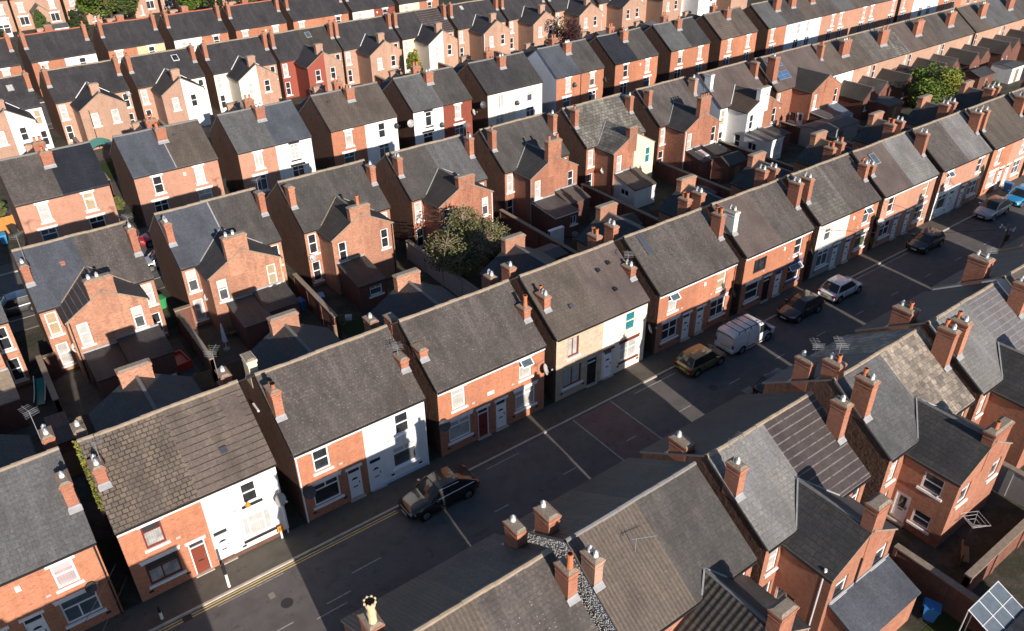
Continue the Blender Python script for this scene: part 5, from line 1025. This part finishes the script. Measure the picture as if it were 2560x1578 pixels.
for x, y, r_, h, m, lb, sd in ((46.5, 138, 3.4, 8, 'leaf_bright', 'light green tree at the top edge, just right of the large leafy tree', 11), (52, 141, 3.6, 10, 'leaf_dark', 'dark willow like tree at the top edge between two light ones', 12), (58.5, 139, 3.4, 9.5, 'leaf_yellow', 'yellowish tree at the top edge above the red brick house', 13), (64.5, 141, 4, 9, 'leaf_dark', 'dark green tree at the top edge, right of the yellowish one', 14), (71, 140, 3.4, 8, 'leaf_mid', 'mid green tree at the top edge, farthest right of the group', 15), (25.6, 139, 2.2, 4.4, 'leaf_dark', 'round dark bush before the far top left houses', 16), (19.5, 136, 1.3, 6, 'leaf_mid', 'narrow green cypress before the far top left houses', 17), (11.5, 136, 3, 5, 'leaf_dark', 'dark green bush at the left edge near the top', 18)):
    tree(lb, x, y, (r_, r_, h * .45), h, 2600, .28, [m, m, 'leaf_mid', 'leaf_dark'], sd, clump=10, group=GT, limbs=4)
tree('bright green conifer beside the buff rear wing near the top', 57.6, 70.5, (1.2, 1.2, 2.8), 6.0, 1800, .17, ['leaf_bright', 'leaf_bright', 'leaf_yellow'], 21, clump=12)
tree('dark red leafed tree in front of the third row, near the middle of the top', 87.0, 71.5, (3.2, 3.0, 2.7), 6.0, 3800, .17, ['leaf_red', 'leaf_dark', 'leaf_red'], 22, clump=14)
tree('low green shrubs by the cream rear wing', 62.5, 70.5, (2.4, 1.0, .9), 2.2, 1100, .15, ['leaf_mid', 'leaf_bright'], 23, name='bush', cat='bush', clump=7)
tree('green shrub beside the passage left of the blue slated house', 11.1, 50.6, (.55, 1.6, .8), 1.9, 900, .12, ['leaf_olive', 'leaf_yellow', 'leaf_mid'], 24, name='bush', cat='bush', clump=6)
tree('yellow green potted plant on the yard wall end', 18.9, 16.2, (.45, .5, .6), 2.3, 500, .08, ['leaf_yellow', 'leaf_olive'], 25, name='garden_plant', cat='plant', clump=5, trunk=.05)
tree('yellow flowering plant by the left yard wall', 9.9, 18.6, (.5, .6, .6), 1.9, 500, .08, ['leaf_yellow', 'leaf_mid'], 26, name='garden_plant', cat='plant', clump=5, trunk=.05)
tree('small bright weed at the foot of a wall in a lit gap', 63.5, .1, (.45, .4, .6), 1.5, 400, .09, ['leaf_yellow', 'leaf_bright'], 27, name='garden_plant', cat='plant', clump=5, trunk=.04)
tree('green shrub in the yard of the leftmost back street house', 1.2, 56.5, (1.0, 1.4, .9), 2.0, 700, .13, ['leaf_mid', 'leaf_olive'], 28, name='bush', cat='bush', clump=6)
for k, (x, y) in enumerate(((5.5, 17.5), (14.6, 18.3), (43.5, 15.2), (55.5, 16.4), (66, 16), (28.2, 64.5), (38, 63), (50, 66), (75, 66), (96, 67), (120, 17))):
    tree(('leafy shrub in the garden of rear yard number %s from the left' if k < 5 or k == 10 else 'leafy shrub in the upper gardens, number %s from the left') % ('one two three four five one two three four five six'.split()[k]), x, y, (1.0, .9, .8), 1.8, 600, .12, ['leaf_mid', 'leaf_dark', 'leaf_olive'], 40 + k, name='bush', cat='bush', clump=6, group='garden shrubs')
def ivy():
    b = MB(); rr = random.Random(9)
    for _ in range(620):
        y = rr.uniform(1.2, 4.1); z = 5.3 + SL * y - rr.uniform(.0, .9) * rr.random(); P = Vector((-.2 + rr.uniform(-.15, .12), y, z))
        u = Vector((rr.gauss(0, 1), rr.gauss(0, 1), rr.gauss(0, 1))).normalized(); w = u.orthogonal().normalized(); s_ = rr.uniform(.05, .1)
        b.poly([P - u * s_, P - w * s_ * .6, P + u * s_, P + w * s_ * .6], rr.choice(['leaf_yellow', 'leaf_yellow', 'leaf_olive']))
    tag(b.build('ivy'), 'yellow green ivy climbing the roof edge of the half white house', 'ivy')
ivy()

# ------------------------------------------------------------------ garden walls, sheds, bins and yard things
def gwall(x0, y0, x1, y1, h, label, m='brick_garden', cop='coping', t=.24, group='brick walls between the back yards'):
    root = thing('garden_wall', label, 'wall', (x0, y0, 0), math.atan2(y1 - y0, x1 - x0), group); L = math.hypot(x1 - x0, y1 - y0)
    b = MB(); b.box(0, L, -t / 2, t / 2, 0, h, m, 'b'); n = max(1, int(L / 2.4))
    for i in range(n + 1): b.box(max(0, L * i / n - .17), min(L, L * i / n + .17), -t / 2 - .06, t / 2 + .06, 0, h + .002 - .01, m, 'b')
    b.build('wall', root); c = MB(); c.box(-.03, L + .03, -t / 2 - .07, t / 2 + .07, h, h + .09, cop); c.build('coping', root)
def gfence(x0, y0, x1, y1, h, label, m='timber', group='timber fences between the back yards'):
    root = thing('garden_fence', label, 'fence', (x0, y0, 0), math.atan2(y1 - y0, x1 - x0), group); L = math.hypot(x1 - x0, y1 - y0); b = MB(); n = int(L / .2); rr = random.Random(int(x0 * 10))
    for i in range(n): b.box(L * i / n + .006, L * (i + 1) / n - .006, -.012, .012, .05, h - rr.uniform(0, .05), m)
    b.build('boards', root)
    for i in range(int(L / 2) + 1): p = MB(); p.box(-.05 + i * 2, .05 + i * 2, .013, .11, 0, h + .05, m); p.build('post', root)
gwall(-.33, 18.2, -.33, 24.4, 1.9, 'long brick wall left of the pale blue slated house, beside the teal slide')
gwall(9.35, 16.6, 9.35, 24.4, 1.9, 'brick wall between the first two full rear yards from the left')
gwall(18.7, 16.2, 18.9, 24.4, 2.0, 'brick wall with pale coping, blue bins on both its sides')
gwall(29.6, 12.5, 29.6, 24.4, 1.8, 'shaded brick wall left of the sprawling garden tree', 'grey_render')
for i, (x, lb) in enumerate(((39.9, 'brick yard wall right of the dark bush'), (50.2, 'brick yard wall between the white yard and the mossy roofed house'), (60.8, 'brick yard wall below the many flued stack'), (70.9, 'brick yard wall left of the white extension'), (82, 'brick yard wall right of the white extension'))): gwall(x, 12.5, x, 24.4, 1.9, lb)
gwall(40.4, 17.6, 42.0, 17.6, 2.1, 'white painted yard wall with a small sign, below the three flue stack', 'white_render_worn', 'white_render', group=None)
gwall(-.2, 24.2, .6, 24.2, 1.8, 'short brick wall with a timber gate beside the leftmost full rear yard')
gwall(9.2, 24.6, 10.4, 24.6, 2.0, 'short brick wall closing the gap by the silver car')
for i, (x0, x1, lb) in enumerate(((0, 9, 'slatted fence behind the half white house'), (10, 18.6, 'slatted fence behind the house with the white painted right half'), (42, 50, 'slatted fence across the yard of the three flue stack'), (52, 60.5, 'slatted fence across the yard of the mossy roofed house'), (62, 70.5, 'slatted fence across the yard of the many flued stack'))): gfence(x0, 16.1, x1, 16.1, 1.5, lb)
for i, (x, lb) in enumerate(((11.6, 'brick wall left of the green awning yard'), (21.6, 'brick wall between the second and third upper yards'), (31.8, 'brick wall between the third and fourth upper yards'), (42.3, 'brick wall between the fourth and fifth upper yards'), (52.7, 'brick wall left of the conifer yard'), (63.8, 'brick wall right of the low green shrubs'), (74.6, 'brick wall left of the dark red tree'), (85.2, 'brick wall behind the black tiled roof house'))): gwall(x, 55.5 + .02 * x, x, 72 + .03 * x, 1.9, lb, group='brick walls between the upper yards')
gfence(.0, 52.6, 2.1, 52.6, 1.8, 'bright orange timber fence at the left edge', 'timber_orange', None)
gwall(32.1, -27, 32.1, -21.4, 1.8, 'dark brick garden wall between the two foreground rear wings', group='foreground garden walls')
gwall(42.5, -28, 42.5, -19.4, 1.9, 'long pale coped wall at the lower right edge', 'grey_render', group='foreground garden walls')
gwall(33.2, -24.6, 42, -24.6, 1.7, 'dark boundary wall at the end of the foreground yard', group='foreground garden walls')
def shed(x, y, w, d, h, label, wm='brick_garden', rm='tile_brown', name='shed', cat='shed', rz=0, dm='timber', rise=.5, group=None):
    root = thing(name, label, cat, (x, y, 0), rz, group); b = MB(); b.box(-w / 2, w / 2, -d / 2, d / 2, 0, h, wm, 'bt'); b.poly([(-w / 2, -d / 2, h), (w / 2, -d / 2, h), (w / 2, 0, h + rise), (-w / 2, 0, h + rise)], wm)
    for s_ in (-1, 1): b.poly([(s_ * w / 2, -d / 2, h), (s_ * w / 2, d / 2, h), (s_ * w / 2, 0, h + rise)], wm)
    b.build('wall', root); e = .12; zz = h - rise * e / (d / 2)
    r_ = MB(); r_.slab([(-w / 2 - e, -d / 2 - e, zz + .05), (w / 2 + e, -d / 2 - e, zz + .05), (w / 2 + e, 0, h + rise + .05), (-w / 2 - e, 0, h + rise + .05)], .06, rm); r_.slab([(-w / 2 - e, 0, h + rise + .05), (w / 2 + e, 0, h + rise + .05), (w / 2 + e, d / 2 + e, zz + .05), (-w / 2 - e, d / 2 + e, zz + .05)], .06, rm); r_.build('roof', root)
    p = MB(); p.box(-.4, .4, -d / 2 - .04, -d / 2 - .003, .05, min(h - .1, 1.9), dm); p.build('door', root); return root
shed(-.72, 13.7, .95, 3.0, 2.75, 'narrow outhouse with a dark corrugated roof in the gap at the lower left', 'brick_garden', 'corrugated_sheet', 'outhouse', 'outhouse', rise=.1)
for i, (x, y, w, d, wm, rm, lb) in enumerate(((-5.5, 17.5, 2.6, 3.2, 'brick_garden', 'slate_worn', 'low slated outhouse in the left edge yard'), (4.5, 13.9, 2.2, 1.8, 'brick_garden', 'slate_worn', 'brick outhouse just behind the half white house'), (37.5, 14.2, 2.4, 2.2, 'timber', 'felt_flat', 'timber shed behind the stone clad house'), (46.5, 14.6, 2.6, 2.4, 'brick_garden', 'tile_brown', 'brick outhouse behind the white van house'), (57.2, 15.2, 2.6, 2.2, 'timber', 'felt_flat', 'timber shed behind the blue trimmed house'), (66.5, 19.2, 2.8, 2.4, 'brick_garden', 'slate_worn', 'brick outhouse near the conservatory lean-to'), (85, 19.5, 7, 3.2, 'grey_render', 'felt_flat', 'long grey garage with a flat pale roof below the solar panel house'), (98, 20.5, 3.4, 3.0, 'brick_garden', 'felt_flat', 'brick outhouse with a rounded felt roof below the terrace'), (120, 20, 4, 3, 'brick_garden', 'slate_worn', 'brick outhouse below the terrace, right of the green tree'), (128, 19.5, 3.4, 3, 'white_render_worn', 'felt_flat', 'white walled outhouse near the right edge'))): shed(x, y, w, d, 2.3, lb, wm, rm, 'outhouse' if 'outhouse' in lb else ('garage' if 'garage' in lb else 'shed'), 'outhouse' if 'outhouse' in lb else ('garage' if 'garage' in lb else 'shed'), rise=.2 if rm == 'felt_flat' else .6)
for i, (x, y, wm, lb) in enumerate(((16.2, 65, 'timber', 'timber shed in the upper yards, leftmost'), (35.5, 66.5, 'brick_buff', 'brick outhouse in the upper yards by the cream wing'), (46.8, 67, 'brick_buff', 'brick outhouse in the upper yards by the red painted house'), (68.5, 69, 'timber', 'timber shed in the upper yards by the cream rear wing'), (80.5, 70, 'brick_buff', 'brick outhouse in the upper yards left of the dark red tree'), (95, 71.5, 'brick_buff', 'brick outhouse in the upper yards right of the dark red tree'), (22.5, 138, 'white_upvc', 'white shed before the far top left houses'), (106, 71.5, 'brick_buff', 'brick outhouse in the upper yards, rightmost'))): shed(x, y, 2.4, 2.2, 2.2, lb, wm, 'slate_grey', 'shed' if 'shed' in lb else 'outhouse', 'shed' if 'shed' in lb else 'outhouse')
def conservatory(x, y, label):
    root = thing('conservatory', label, 'conservatory', (x, y, 0)); b = MB(); w, d, h = 4.2, 3.0, 2.3
    for X in (-w / 2, -w / 4, 0, w / 4, w / 2): b.box(X - .06, X + .06, -d / 2 - .05, -d / 2 + .05, 0, h, 'white_upvc')
    b.box(-w / 2, w / 2, -d / 2 - .04, -d / 2 + .04, 0, .7, 'white_upvc'); b.box(-w / 2, w / 2, -d / 2 - .06, -d / 2 + .06, h - .15, h, 'white_upvc'); b.box(-w / 2, w / 2, -d / 2 - .045, -d / 2 + .045, 1.6, 1.7, 'white_upvc')
    for X in (-w / 2, w / 2): b.box(X - .05, X + .05, -d / 2, d / 2, 0, h, 'white_upvc')
    b.build('frame', root); g = MB(); g.box(-w / 2 + .06, w / 2 - .06, -d / 2 - .01, -d / 2 + .01, .7, h - .15, 'glass_dark'); g.build('pane', root)
    r_ = MB(); r_.slab([(-w / 2 - .1, -d / 2 - .1, h), (w / 2 + .1, -d / 2 - .1, h), (w / 2 + .1, d / 2, h + .8), (-w / 2 - .1, d / 2, h + .8)], .06, 'white_upvc'); r_.build('roof', root)
conservatory(13.2, 147.6, 'white framed conservatory at the far top left')
def greenhouse():
    root = thing('glasshouse', 'lean-to glasshouse with a white frame at the bottom right corner', 'glasshouse', (31.65, -26.6, 0)); b = MB()
    for x in (-1.35, -.45, .45, 1.35): b.bar((x, -.75, 2.1), (x, .75, 2.75), .05, 'white_upvc'); b.bar((x, -.75, 0), (x, -.75, 2.1), .05, 'white_upvc'); b.bar((x, .75, 0), (x, .75, 2.75), .05, 'white_upvc')
    for y, z in ((-.75, 2.1), (.75, 2.75), (0, 2.425)): b.bar((-1.4, y, z), (1.4, y, z), .05, 'white_upvc')
    b.build('frame', root); p = MB(); p.slab([(-1.35, -.75, 2.09), (1.35, -.75, 2.09), (1.35, .75, 2.74), (-1.35, .75, 2.74)], .02, 'greenhouse_glass'); p.box(-1.35, 1.35, -.74, -.72, .1, 2.05, 'greenhouse_glass'); p.build('pane', root)
greenhouse()
shed(32.6, -29.2, 4.2, 3.6, 2.2, 'dark slated outhouse under the bottom right corner', 'brick_garden', 'slate_grey', 'outhouse', 'outhouse')
def bin_mesh():
    b = MB(); B = [(-.2, -.25), (.2, -.25), (.2, .25), (-.2, .25)]; T = [(-.29, -.34), (.29, -.34), (.29, .34), (-.29, .34)]; return B, T
def bin_(x, y, m, rz, label, lid=None):
    root = thing('wheelie_bin', label, 'bin', (x, y, .004), rz, 'wheelie bins'); B, T = bin_mesh(); b = MB()
    for k in range(4):
        j = (k + 1) % 4; b.poly([(*B[k], .06), (*B[j], .06), (*T[j], .96), (*T[k], .96)], m)
    b.poly([(*p, .06) for p in B[::-1]], m); b.box(-.31, .31, -.36, .36, .93, .97, m); b.build('body', root)
    l = MB(); l.slab([(-.32, -.38, 1.0), (.32, -.38, 1.0), (.32, .4, 1.06), (-.32, .4, 1.06)], .05, lid or m); l.bar((-.26, .44, 1.0), (.26, .44, 1.0), .04, m); l.build('lid', root)
    for s_ in (-1, 1): w = MB(); w.tube((s_ * .2, .28, .1), (s_ * .27, .28, .1), .1, .1, 'rubber', 10); w.build('wheel', root)
bin_(18.15, 21.9, 'bin_blue', .3, 'blue wheelie bin standing left of the pale coped yard wall')
bin_(19.75, 21.6, 'bin_blue', -.2, 'blue wheelie bin with its lid showing, right of the pale coped yard wall', 'bin_sky')
bin_(8.85, 30.2, 'bin_black', .1, 'grey black wheelie bin in the gap below the silver car')
bin_(.62, 50.4, 'bin_sky', 0, 'light blue wheelie bin at the left edge'); bin_(1.65, 51.9, 'bin_black', .4, 'black wheelie bin against the orange fence')
bin_(21.5, 53.4, 'bin_sky', 0, 'turquoise blue wheelie bin in the gap beside the white gable'); bin_(21.9, 51.2, 'bin_black', .3, 'black wheelie bin in the gap beside the white gable')
bin_(10.9, 48.6, 'bin_black', .5, 'black wheelie bin in the passage right of the black tiled roof'); bin_(66.4, 20.6, 'bin_sky', .2, 'light blue wheelie bin by the roof lit lean-to'); bin_(30.9, -24.3, 'bin_blue', .4, 'blue wheelie bin in the dark foreground garden')
bin_(86.9, -.9, 'bin_blue', 0, 'blue wheelie bin on the pavement by the blue car'); bin_(9.2, 29.2, 'bin_green', .2, 'green bin in the gap beside the silver car')
def slide():
    root = thing('play_slide', 'teal plastic slide with a white rim lying in the left yard', 'slide', (-1.0, 22.2, 0), -.25); b = MB(); n = 8
    pts = [(0, -1.1 + 2.2 * k / n, .12 + .75 * (k / n) ** 2) for k in range(n + 1)]
    for k in range(n):
        a, c = pts[k], pts[k + 1]; b.poly([(-.28, a[1], a[2]), (.28, a[1], a[2]), (.28, c[1], c[2]), (-.28, c[1], c[2])], 'teal_plastic')
        for s_ in (-1, 1): b.poly([(s_ * .28, a[1], a[2]), (s_ * .34, a[1], a[2] + .26), (s_ * .34, c[1], c[2] + .26), (s_ * .28, c[1], c[2])], 'teal_plastic'); b.poly([(s_ * .28, a[1], a[2]), (s_ * .28, c[1], c[2]), (s_ * .34, c[1], c[2] + .26), (s_ * .34, a[1], a[2] + .26)], 'teal_plastic')
    b.build('chute', root); r_ = MB()
    for k in range(n):
        a, c = pts[k], pts[k + 1]
        r_.bar((-.34, a[1], a[2] + .27), (-.34, c[1], c[2] + .27), .09, 'white_upvc'); r_.bar((.34, a[1], a[2] + .27), (.34, c[1], c[2] + .27), .09, 'white_upvc')
    r_.build('rim', root); l = MB()
    for s_ in (-1, 1): l.bar((s_ * .3, 1.1, .87), (s_ * .4, 1.5, 0), .06, 'teal_plastic')
    l.build('leg', root)
slide()
def redbox():
    root = thing('garden_sandpit', 'bright red plastic tub with raised rim beside the left yard wall', 'tub', (7.9, 20.3, 0), .1); b = MB(); w, d, h = .55, .95, .55
    b.box(-w, w, -d, d, 0, h - .12, 'red_plastic'); b.build('base', root); r_ = MB()
    for x0, x1, y0, y1 in ((-w, w, -d, -d + .12), (-w, w, d - .12, d), (-w, -w + .12, -d + .12, d - .12), (w - .12, w, -d + .12, d - .12)): r_.box(x0, x1, y0, y1, h - .12, h + .06, 'red_plastic')
    r_.build('rim', root)
redbox()
def parasol(x, y, label):
    root = thing('garden_parasol', label, 'parasol', (x, y, 0)); p = MB(); p.tube((0, 0, 0), (0, 0, 2.35), .03, .025, 'white_upvc', 8); p.build('pole', root); c = MB(); n = 8
    for k in range(n):
        a, d = 2 * math.pi * k / n, 2 * math.pi * (k + 1) / n; r_ = .24 if k % 2 else .14; r2 = .14 if k % 2 else .24
        c.poly([(r_ * math.cos(a), r_ * math.sin(a), .75), (r2 * math.cos(d), r2 * math.sin(d), .75), (.05 * math.cos(d), .05 * math.sin(d), 2.3), (.05 * math.cos(a), .05 * math.sin(a), 2.3)], 'canvas_white', True)
    c.build('canopy', root); bs = MB(); bs.tube((0, 0, 0), (0, 0, .1), .28, .24, 'grey_render', 10); bs.build('base', root)
parasol(11.3, 20.1, 'closed white parasol standing in the yard below the lean-to roofs')
def awning(x, y, label):
    root = thing('yard_awning', label, 'awning', (x, y, 0)); b = MB(); n = 6
    for k in range(n):
        a, c = k / n, (k + 1) / n; f = lambda t_: 2.2 + .5 * math.sin(math.pi * t_)
        b.poly([(-1.3 + 2.6 * a, -1, f(a)), (-1.3 + 2.6 * c, -1, f(c)), (-1.3 + 2.6 * c, 1, f(c) + .2), (-1.3 + 2.6 * a, 1, f(a) + .2)], 'tarp_green', True); b.poly([(-1.3 + 2.6 * a, -1, f(a) - .03), (-1.3 + 2.6 * a, 1, f(a) + .17), (-1.3 + 2.6 * c, 1, f(c) + .17), (-1.3 + 2.6 * c, -1, f(c) - .03)], 'tarp_green', True)
    b.build('cover', root); l = MB()
    for X in (-1.25, 1.25):
        for Y in (-.95, .95): l.bar((X, Y, 0), (X, Y, 2.2), .06, 'timber')
    l.build('leg', root)
awning(13.3, 66.4, 'green tarpaulin shelter in the upper yard behind the black tiled roof')
def bollard(x, y, h, label):
    root = thing('bollard', label, 'bollard', (x, y, .1)); b = MB(); b.tube((0, 0, 0), (0, 0, h * .55), .075, .07, 'white_stone', 10); b.build('base', root); t = MB(); t.tube((0, 0, h * .55), (0, 0, h), .075, .07, 'black_iron', 10); t.tube((0, 0, h), (0, 0, h + .05), .05, .02, 'black_iron', 8); t.build('post', root)
bollard(3.78, -1.6, 1.75, 'tall black post with a white foot on the sunlit pavement'); bollard(.4, -1.5, .9, 'short pale bollard in the shade near the bottom left')
def marker(x, y):
    root = thing('hydrant_marker', 'small yellow hydrant marker on a white post by the white house', 'sign', (x, y, .1)); b = MB(); b.box(-.05, .05, -.04, .04, 0, .6, 'white_upvc'); b.build('post', root); p = MB(); p.box(-.16, .16, -.07, -.042, .55, .95, 'orange_sign'); p.build('plate', root)
    h = MB(); y0 = -.074
    for xx_ in (-.07, .05): h.box(xx_, xx_ + .025, y0 - .004, y0 + .004, .64, .86, 'black_iron')
    h.box(-.045, .05, y0 - .004, y0 + .004, .735, .765, 'black_iron'); h.build('letter', root)
marker(7.3, -.12)
def cone():
    root = thing('window_ornament', 'small orange cone shaped ornament on the sill of the white house', 'ornament', (6.0, -.06, 3.31)); b = MB(); b.tube((0, 0, 0), (0, 0, .3), .12, .02, 'orange_sign', 10); b.build('cone', root); c = MB(); c.box(-.14, .14, -.1, .1, 0, .03, 'orange_sign'); c.build('base', root)
cone()
def pole(x, y):
    root = thing('telegraph_pole', 'wooden telegraph pole with insulators beside the sunlit streak across the street', 'pole', (x, y, .1)); b = MB(); b.tube((0, 0, 0), (0, 0, 5.6), .15, .11, 'timber', 10); b.build('post', root)
    for a in (.2, 1.3, 2.3): c = MB(); dx, dy = .55 * math.cos(a), .55 * math.sin(a); c.bar((-dx, -dy, 5.2), (dx, dy, 5.2), .07, 'aluminium'); c.tube((dx, dy, 5.2), (dx, dy, 5.36), .06, .04, 'white_upvc', 8); c.tube((-dx, -dy, 5.2), (-dx, -dy, 5.36), .06, .04, 'white_upvc', 8); c.build('cross_arm', root)
    c = MB(); c.box(-.2, .2, -.28, -.1, 4.2, 4.8, 'black_iron'); c.build('junction_box', root)
pole(65.9, -9.55)

rr = random.Random(31)
def crate(x, y, rz, m, label, w=.5, d=.4, h=.32):
    root = thing('storage_crate', label, 'crate', (x, y, .004), rz, 'crates left in the yards'); b = MB()
    b.box(-w / 2, w / 2, -d / 2, d / 2, 0, .03, m); b.build('base', root)
    for x0, x1, y0, y1 in ((-w / 2, w / 2, -d / 2, -d / 2 + .03), (-w / 2, w / 2, d / 2 - .03, d / 2), (-w / 2, -w / 2 + .03, -d / 2 + .03, d / 2 - .03), (w / 2 - .03, w / 2, -d / 2 + .03, d / 2 - .03)): q_ = MB(); q_.box(x0, x1, y0, y1, .03, h, m); q_.build('side', root)
for x, y, m, lb in ((.2, 17.4, 'bin_green', 'bright green crate in the lower left yard'), (.9, 17.3, 'bin_blue', 'dark blue crate beside the bright green one'), (33.2, -23.3, 'bin_blue', 'bright blue crate on the foreground garden wall side'), (7.1, 19.1, 'white_upvc', 'white crate beside the red tub'), (13.2, 17.6, 'timber', 'timber crate in the yard with the closed parasol'), (20.6, 18.4, 'white_upvc', 'white crate right of the pale coped wall'), (24.5, 17.2, 'timber', 'timber crate by the small tiled outhouse'), (44.5, 18.8, 'dish_grey', 'grey crate by the white yard wall'), (58.6, 18.6, 'bin_sky', 'light blue crate by the mossy roofed house'), (68.4, 18.2, 'red_plastic', 'red crate by the many flued stack'), (15.6, 59.4, 'white_upvc', 'white crate in the upper yards, leftmost'), (25.2, 60.5, 'bin_green', 'green crate in the upper yards'), (36.8, 60.8, 'timber', 'timber crate in the upper yards'), (57.0, 62.5, 'red_plastic', 'red crate in the upper yards')): crate(x, y, rr.uniform(-.6, .6), m, lb)
def bench(x, y, rz, label):
    root = thing('garden_bench', label, 'bench', (x, y, .004), rz, 'benches in the yards')
    b = MB(); b.box(-.6, .6, -.2, .2, .4, .45, 'timber'); b.build('seat', root); b = MB(); b.box(-.6, .6, .18, .22, .5, .85, 'timber'); b.build('backrest', root)
    for sx in (-.52, .52):
        for sy, hh in ((-.16, .4), (.16, .85)): b = MB(); b.box(sx - .03, sx + .03, sy - .02, sy + .02, 0, hh, 'timber'); b.build('leg', root)
for x, y, a, lb in ((12.6, 21.6, .2, 'timber bench by the closed parasol'), (27.2, 19.6, 1.4, 'timber bench left of the sprawling garden tree'), (47.5, 18.3, -.4, 'timber bench behind the white yard wall'), (35.9, -23.4, .5, 'timber bench in the foreground yard'), (18.4, 63.2, .9, 'timber bench in the upper yards')): bench(x, y, a, lb)
def wash(x, y, rz, label):
    root = thing('clothes_airer', label, 'airer', (x, y, .004), rz); b = MB(); b.tube((0, 0, 0), (0, 0, 1.7), .025, .02, 'aluminium', 6)
    b.build('post', root); b = MB()
    for k in range(4): a = k * math.pi / 2; b.bar((0, 0, 1.35), (.75 * math.cos(a), .75 * math.sin(a), 1.75), .03, 'aluminium')
    for f in (.45, .75, 1.0):
        for k in range(4): a, c = k * math.pi / 2, (k + 1) * math.pi / 2; b.bar((.75 * f * math.cos(a), .75 * f * math.sin(a), 1.35 + .4 * f), (.75 * f * math.cos(c), .75 * f * math.sin(c), 1.35 + .4 * f), .012, 'white_upvc')
    b.build('frame', root)
wash(37.2, -22.9, .3, 'rotary clothes airer in the dark foreground yard'); wash(23.8, 15.6, .7, 'rotary clothes airer behind the red and white doored house')
def cable(a, c, label, sagv=.4):
    b = MB(); a, c = Vector(a), Vector(c); n = 10; pt = [a.lerp(c, k / n) - Vector((0, 0, sagv * 4 * (k / n) * (1 - k / n))) for k in range(n + 1)]
    for k in range(n): b.tube(pt[k], pt[k + 1], .014, .014, 'black_iron', 5, False)
    tag(b.build('overhead_cable'), label, 'cable', 'thin overhead cables')
cable((65.9, -9.55, 5.3), (63.9, .05, 4.9), 'thin cable from the telegraph pole to the smooth brown roofed house'); cable((65.9, -9.55, 5.3), (54.6, .05, 4.9), 'thin cable from the telegraph pole to the mottled brown roofed house'); cable((65.9, -9.55, 5.3), (74, .05, 4.9), 'thin cable from the telegraph pole to the house with white ground floor')
cable((-.6, .2, 3.2), (-6, -9, 6.0), 'upper thin cable crossing the bottom left pavement'); cable((-.3, .0, 2.4), (-5, -9, 5.2), 'lower thin cable crossing the bottom left pavement')
for i, (x, y) in enumerate(((5.8, -4.3), (21, -7.2), (36.8, -5.2), (46.2, -6.6), (58.4, -4.9))):
    b = MB(); b.tube((x, y, .004), (x, y, .012), .32, .32, 'black_iron', 18); structure('manhole_cover', b)
for x in (1.2, 17.6, 34.2, 50.8, 67.4): flat('drain_grate', [(x, x + .45, -2.35, -2.0)], .0125, 'black_iron')

# ------------------------------------------------------------------ light and camera
w = bpy.data.worlds.new('World'); scene.world = w; w.use_nodes = True
nt = w.node_tree; sky = nt.nodes.new('ShaderNodeTexSky'); sky.sky_type = 'NISHITA'; sky.sun_disc = False; sky.sun_elevation = SUN_EL; sky.sun_rotation = math.pi + math.atan(SUN_DX); sky.air_density = 1.0; sky.dust_density = .4; sky.ozone_density = 3.0
bg = nt.nodes['Background']; nt.links.new(sky.outputs[0], bg.inputs[0]); bg.inputs[1].default_value = SKY
sun = bpy.data.lights.new('sun', 'SUN'); sun.energy = SUN; sun.angle = R(.55); sun.color = (1.0, .90, .80)
so = bpy.data.objects.new('sun', sun); col.objects.link(so)
d = Vector((SUN_DX, 1, 0)).normalized() * math.cos(SUN_EL) + Vector((0, 0, -math.sin(SUN_EL))); so.rotation_euler = d.to_track_quat('-Z', 'Y').to_euler(); so.location = (0, -60, 40)
cam = bpy.data.cameras.new('camera'); co = bpy.data.objects.new('camera', cam); col.objects.link(co); scene.camera = co
cam.sensor_fit = 'HORIZONTAL'; cam.sensor_width = 36; cam.lens = 1986.12 / 2560 * 36; cam.clip_end = 2000; cam.clip_start = .5
pit, yaw, roll = R(32.1724), R(53.989), R(-.723)
fw = Vector((math.cos(yaw) * math.cos(pit), math.sin(yaw) * math.cos(pit), -math.sin(pit))); r_ = Vector((math.sin(yaw), -math.cos(yaw), 0)); u_ = r_.cross(fw)
r2 = r_ * math.cos(roll) + u_ * math.sin(roll); u2 = r2.cross(fw)
m = Matrix((r2, u2, -fw)).transposed().to_4x4(); m.translation = (-.396, -32.667, 33.891); co.matrix_world = m
scene.view_settings.view_transform = 'Standard'; scene.view_settings.look = 'None'; scene.view_settings.exposure = EXPO; scene.view_settings.gamma = 1
scene.render.engine = 'CYCLES'; scene.cycles.max_bounces = 6; scene.cycles.use_denoising = True
